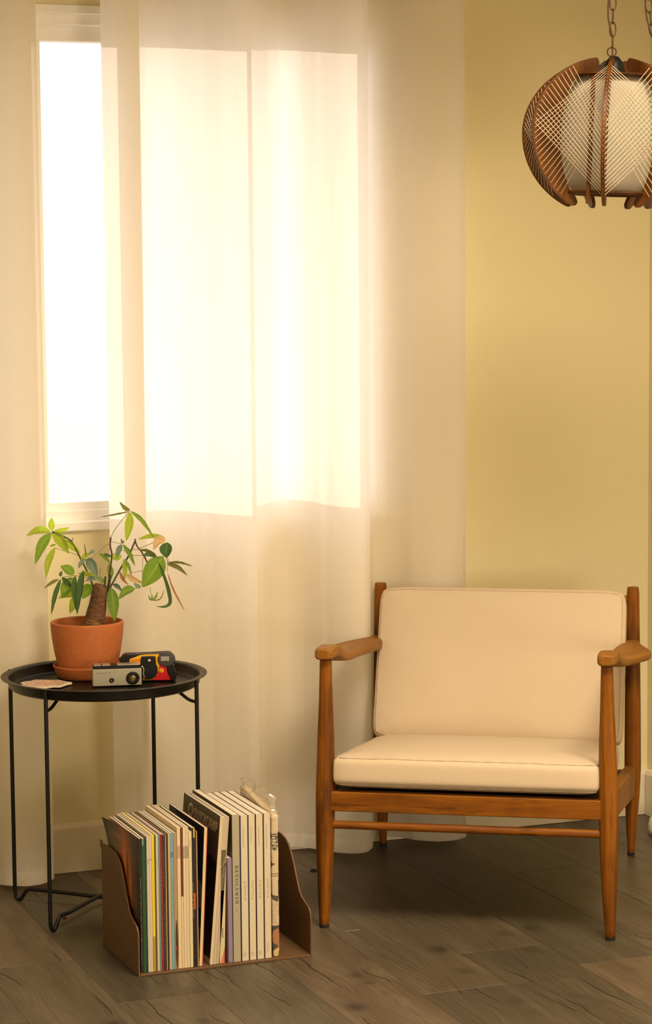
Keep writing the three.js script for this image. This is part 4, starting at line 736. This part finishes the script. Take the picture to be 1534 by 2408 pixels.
function cushion(name, label, w, th, d, crown, seed, pos, tilt) {
  const t = thing(name, label, 'cushion', pos, CT);
  const inner = cushionGeo(w, th, d, 0.022, crown, seed);
  const rot = new THREE.Matrix4().makeRotationX(tilt);
  const body = part('cover', inner.body, M.cushion, t); body.geometry.applyMatrix4(rot);
  for (const s of [inner.seamTop, inner.seamBottom]) {
    const pts = s.map(([x, y, z]) => V3(x * 1.003, y, z * 1.003).applyMatrix4(rot));
    const c0 = new THREE.CatmullRomCurve3(pts.slice(0, -1), true, 'centripetal'), c = new THREE.CatmullRomCurve3(c0.getSpacedPoints(90).slice(0, -1), true, 'centripetal');
    part('piping', new THREE.TubeGeometry(c, 260, th > 0.075 ? 0.0009 : 0.0013, 6, true), M.cushion, t);
  }
  return t;
}
const chairPoint = (x, y, z) => { const v = V3(x, y, z).applyAxisAngle(V3(0, 1, 0), CT); return [CH[0] + v.x, CH[1] + v.y, CH[2] + v.z]; };
cushion('seat_cushion', 'cream seat cushion lying on the wooden armchair', 0.553, 0.08, 0.565, 0.007, 2, chairPoint(0, 0.309, 0.1), -0.1142);
cushion('back_cushion', 'cream back cushion standing against the posts of the wooden armchair', 0.563, 0.072, 0.35, 0.006, 5, chairPoint(0, 0.466, -0.25), Math.PI / 2 - 0.385);

// ---------------------------------------------------------------- pendant lamp with wound cords
{
  const LP = [0.2215, 1.6594, 1.0224], turn = FACE;
  const t = thing('pendant_lamp', 'round pendant lamp of curved wooden ribs wound with pale cord', 'lamp', LP, turn);
  t.rotation.set(0, turn, 0);
  const lean = new THREE.Matrix4().makeRotationZ(-0.045);
  const A = 0.185, BT = 0.1465, BB = 0.168, outer = (k) => { const a = lerp(1.33, -1.07, k), b = a > 0 ? BT : BB; return [A * Math.cos(a), b * Math.sin(a)]; };
  const ribS = new THREE.Shape();
  for (let i = 0; i <= 48; i++) { const [r, y] = outer(i / 48); i ? ribS.lineTo(r, y) : ribS.moveTo(r, y); }
  ribS.quadraticCurveTo(0.077, -0.153, 0.074, -0.142); ribS.quadraticCurveTo(0.08, -0.128, 0.094, -0.118);
  ribS.bezierCurveTo(0.126, -0.07, 0.132, 0.03, 0.1, 0.088); ribS.quadraticCurveTo(0.085, 0.108, 0.062, 0.113); ribS.quadraticCurveTo(0.04, 0.116, 0.038, 0.128);
  ribS.quadraticCurveTo(0.037, 0.139, 0.044, 0.1423);
  const ribG = new THREE.ExtrudeGeometry(ribS, { depth: 0.006, bevelEnabled: true, bevelSize: 0.0008, bevelThickness: 0.0008, bevelSegments: 2, curveSegments: 20 }).translate(0, 0, -0.003);
  const ribMat = std({ map: woodMap, color: lin(0.4, 0.4, 0.07), roughness: 0.5 }), ribUV = boxUV(ribG, 1, 2.2);
  const az = []; for (let k = 0; k < 7; k++) az.push((-11 + k * 51.43) * Math.PI / 180);
  const dirOf = (a) => V3(Math.sin(a), 0, Math.cos(a));                // azimuth 0 faces the viewer
  for (const a of az) { const m = part('rib', ribUV, ribMat, t); m.matrixAutoUpdate = true; m.rotation.set(0, a - Math.PI / 2, 0); m.applyMatrix4(lean); }
  const ringG = (r0, r1, y) => lathe([[r0, y - 0.003], [r1, y - 0.003], [r1, y + 0.003], [r0, y + 0.003], [r0, y - 0.003]], 56);
  part('ring', ringG(0.074, 0.098, -0.123).applyMatrix4(lean), ribMat, t); part('ring', ringG(0.052, 0.09, 0.108).applyMatrix4(lean), ribMat, t);
  part('shade', lathe([[0.066, 0.104], [0.076, 0.098], [0.09, 0.068], [0.099, 0.025], [0.101, -0.02], [0.098, -0.06], [0.088, -0.098], [0.072, -0.119], [0.064, -0.12]], 56).applyMatrix4(lean), M.opal, t);
  part('strut', rbox(-0.003, 0.003, -0.147, 0.1, 0.1025, 0.1125, 0.001).applyMatrix4(new THREE.Matrix4().makeRotationY(-0.48)).applyMatrix4(lean), ribMat, t);
  part('socket', lathe([[0.0001, 0.149], [0.008, 0.148], [0.017, 0.138], [0.021, 0.124], [0.022, 0.104], [0.022, 0.08], [0.017, 0.077], [0.0001, 0.077]], 32).applyMatrix4(lean), M.black, t);
  part('bulb', lathe([[0.0001, -0.002], [0.012, 0.002], [0.022, 0.014], [0.024, 0.03], [0.019, 0.05], [0.013, 0.064], [0.013, 0.08]], 28).applyMatrix4(lean), std({ color: lin(0.7, 0.68, 0.62), roughness: 0.25 }), t);
  part('loop', [new THREE.TorusGeometry(0.0088, 0.0016, 10, 28).translate(0.0015, 0.157, 0), rod([0.0035, 0.141, 0], [0.0025, 0.15, 0], 0.0035)], M.brass, t);
  // chain of oval links, every other one turned
  const link = (() => { const p = []; for (let i = 0; i < 28; i++) { const a = i / 28 * Math.PI * 2; p.push(V3(0.0075 * Math.cos(a), 0.0148 * Math.sin(a), 0)); } return new THREE.TubeGeometry(new THREE.CatmullRomCurve3(p, true), 48, 0.0013, 8, true); })();
  for (let k = 0; k < 28; k++) { const m = part('chain_link', link, M.brass, t); m.position.set(0.003 + 0.0002 * k, 0.1755 + k * 0.0255, 0); m.rotation.y = k % 2 ? 0.5 : 1.35; }
  const cordPts = [[0.002, 0.148, 0.003], [0.003, 0.175, 0.004], [-0.001, 0.2, 0.004], [-0.006, 0.222, 0.004]]; for (let k = 0; k < 14; k++) cordPts.push([-0.006 + 0.0028 * Math.sin(k * 1.7) - 0.0004 * k, 0.25 + k * 0.045, 0.004 * Math.cos(k * 1.7)]);
  part('cord', tube(cordPts, 0.0017, 120, 8), M.cord, t);
  part('ceiling_cup', lathe([[0.0001, 0.876], [0.012, 0.876], [0.04, 0.884], [0.045, 0.8905], [0.0001, 0.8905]], 32), M.brass, t);
  // each span of cord runs from one rib to the next, half a rib higher or lower
  const N = 16, cyl = new THREE.CylinderGeometry(0.00075, 0.00075, 1, 6, 1), up = V3(0, 1, 0);
  const slot = (a, k) => { const [r, y] = outer(0.13 + 0.83 * k); return dirOf(a).multiplyScalar(r + 0.0008).setY(y).applyMatrix4(lean); };
  for (let s = 0; s < 7; s++) {
    const a = az[s], b = az[(s + 1) % 7];
    for (let i = 0; i < N; i++) for (const flip of [0, 1]) {
      const k0 = i / N * 0.5, k1 = k0 + 0.5, p = slot(a, flip ? k1 : k0), q2 = slot(b, flip ? k0 : k1), d = q2.clone().sub(p);
      const m = part('winding', cyl, M.string, t); m.position.copy(p).addScaledVector(d, 0.5); m.scale.y = d.length(); m.quaternion.setFromUnitVectors(up, d.normalize());
    }
  }
  // second chain, hanging at the right edge of the picture
  const c2 = thing('swag_chain', 'brass chain with a brown cord at the right edge, right of the lamp chain', 'chain', [0.3, 0, 1.028], turn);
  const path = new THREE.CatmullRomCurve3([[-0.012, 2.548, 0], [-0.008, 2.2, 0], [-0.003, 2.0, 0], [0.004, 1.9, 0], [0.016, 1.845, 0], [0.06, 1.8, 0], [0.16, 1.79, 0], [0.3, 1.85, 0]].map((p) => V3(...p))), len = path.getLength(), n2 = Math.floor(len / 0.0255);
  for (let k = 0; k <= n2; k++) { const u = k / n2, T = path.getTangentAt(u), m = part('chain_link', link, M.brass, c2); m.position.copy(path.getPointAt(u)); m.quaternion.setFromUnitVectors(up, T.negate()); m.rotateY(k % 2 ? 0.4 : 1.4); }
  part('cord', new THREE.TubeGeometry(new THREE.CatmullRomCurve3(path.getSpacedPoints(30).map((p, i) => p.clone().add(V3(-0.006 + 0.002 * Math.sin(i * 1.9), 0, 0.003)))), 120, 0.0017, 8), M.cord, c2);
}

// ---------------------------------------------------------------- small things on the floor
{
  const ring = part('rubber_ring', new THREE.TorusGeometry(0.0068, 0.0019, 10, 24).rotateX(Math.PI / 2).translate(0, 0.0019, 0), M.rubber);
  tag(ring, 'small black ring lying on the floor left of the armchair', 'ring'); ring.position.set(-0.1248, 0, 0.2235);
  const cr = []; for (let i = 0; i <= 6; i++) { const row = []; for (let j = 0; j <= 10; j++) { const a = j / 10 * 6.283, b = i / 6 * Math.PI, k = 0.7 + 0.6 * nz(j % 10 * 1.3, i * 1.7); row.push([0.0055 * k * Math.sin(b) * Math.cos(a), 0.0028 + 0.0028 * Math.cos(b) * k, 0.004 * k * Math.sin(b) * -Math.sin(a)]); } cr.push(row); }
  const crumb = part('leaf_crumb', grid(cr, true), std({ color: lin(0.07, 0.018, 0.012), roughness: 0.9 }));
  tag(crumb, 'tiny dark red crumb of dry leaf on the floor by the table leg', 'crumb'); crumb.position.set(-0.766, 0.0003, 0.394);
  const straw = part('straw', tube([[-0.018, 0.0012, 0.006], [-0.008, 0.0014, -0.004], [0.004, 0.0018, 0.002], [0.018, 0.0012, -0.003]], 0.0009, 24, 6), std({ color: lin(0.32, 0.22, 0.12), roughness: 0.8 }));
  tag(straw, 'pale bent wisp of straw on the floor by the front chair leg', 'straw'); straw.position.set(-0.2312, 0, 0.7295);
  const c = thing('floor_cushion', 'rounded white cushion on the floor cut off by the right edge', 'cushion', [0.8135, 0, 0.235]);
  part('cover', lathe([[0.0001, 0.001], [0.045, 0.001], [0.055, 0.004], [0.0585, 0.013], [0.057, 0.026], [0.053, 0.04], [0.045, 0.047], [0.0001, 0.051]], 40), std({ color: lin(0.85, 0.8, 0.7), roughness: 0.9 }), c);
}

renderer.render(scene, camera);
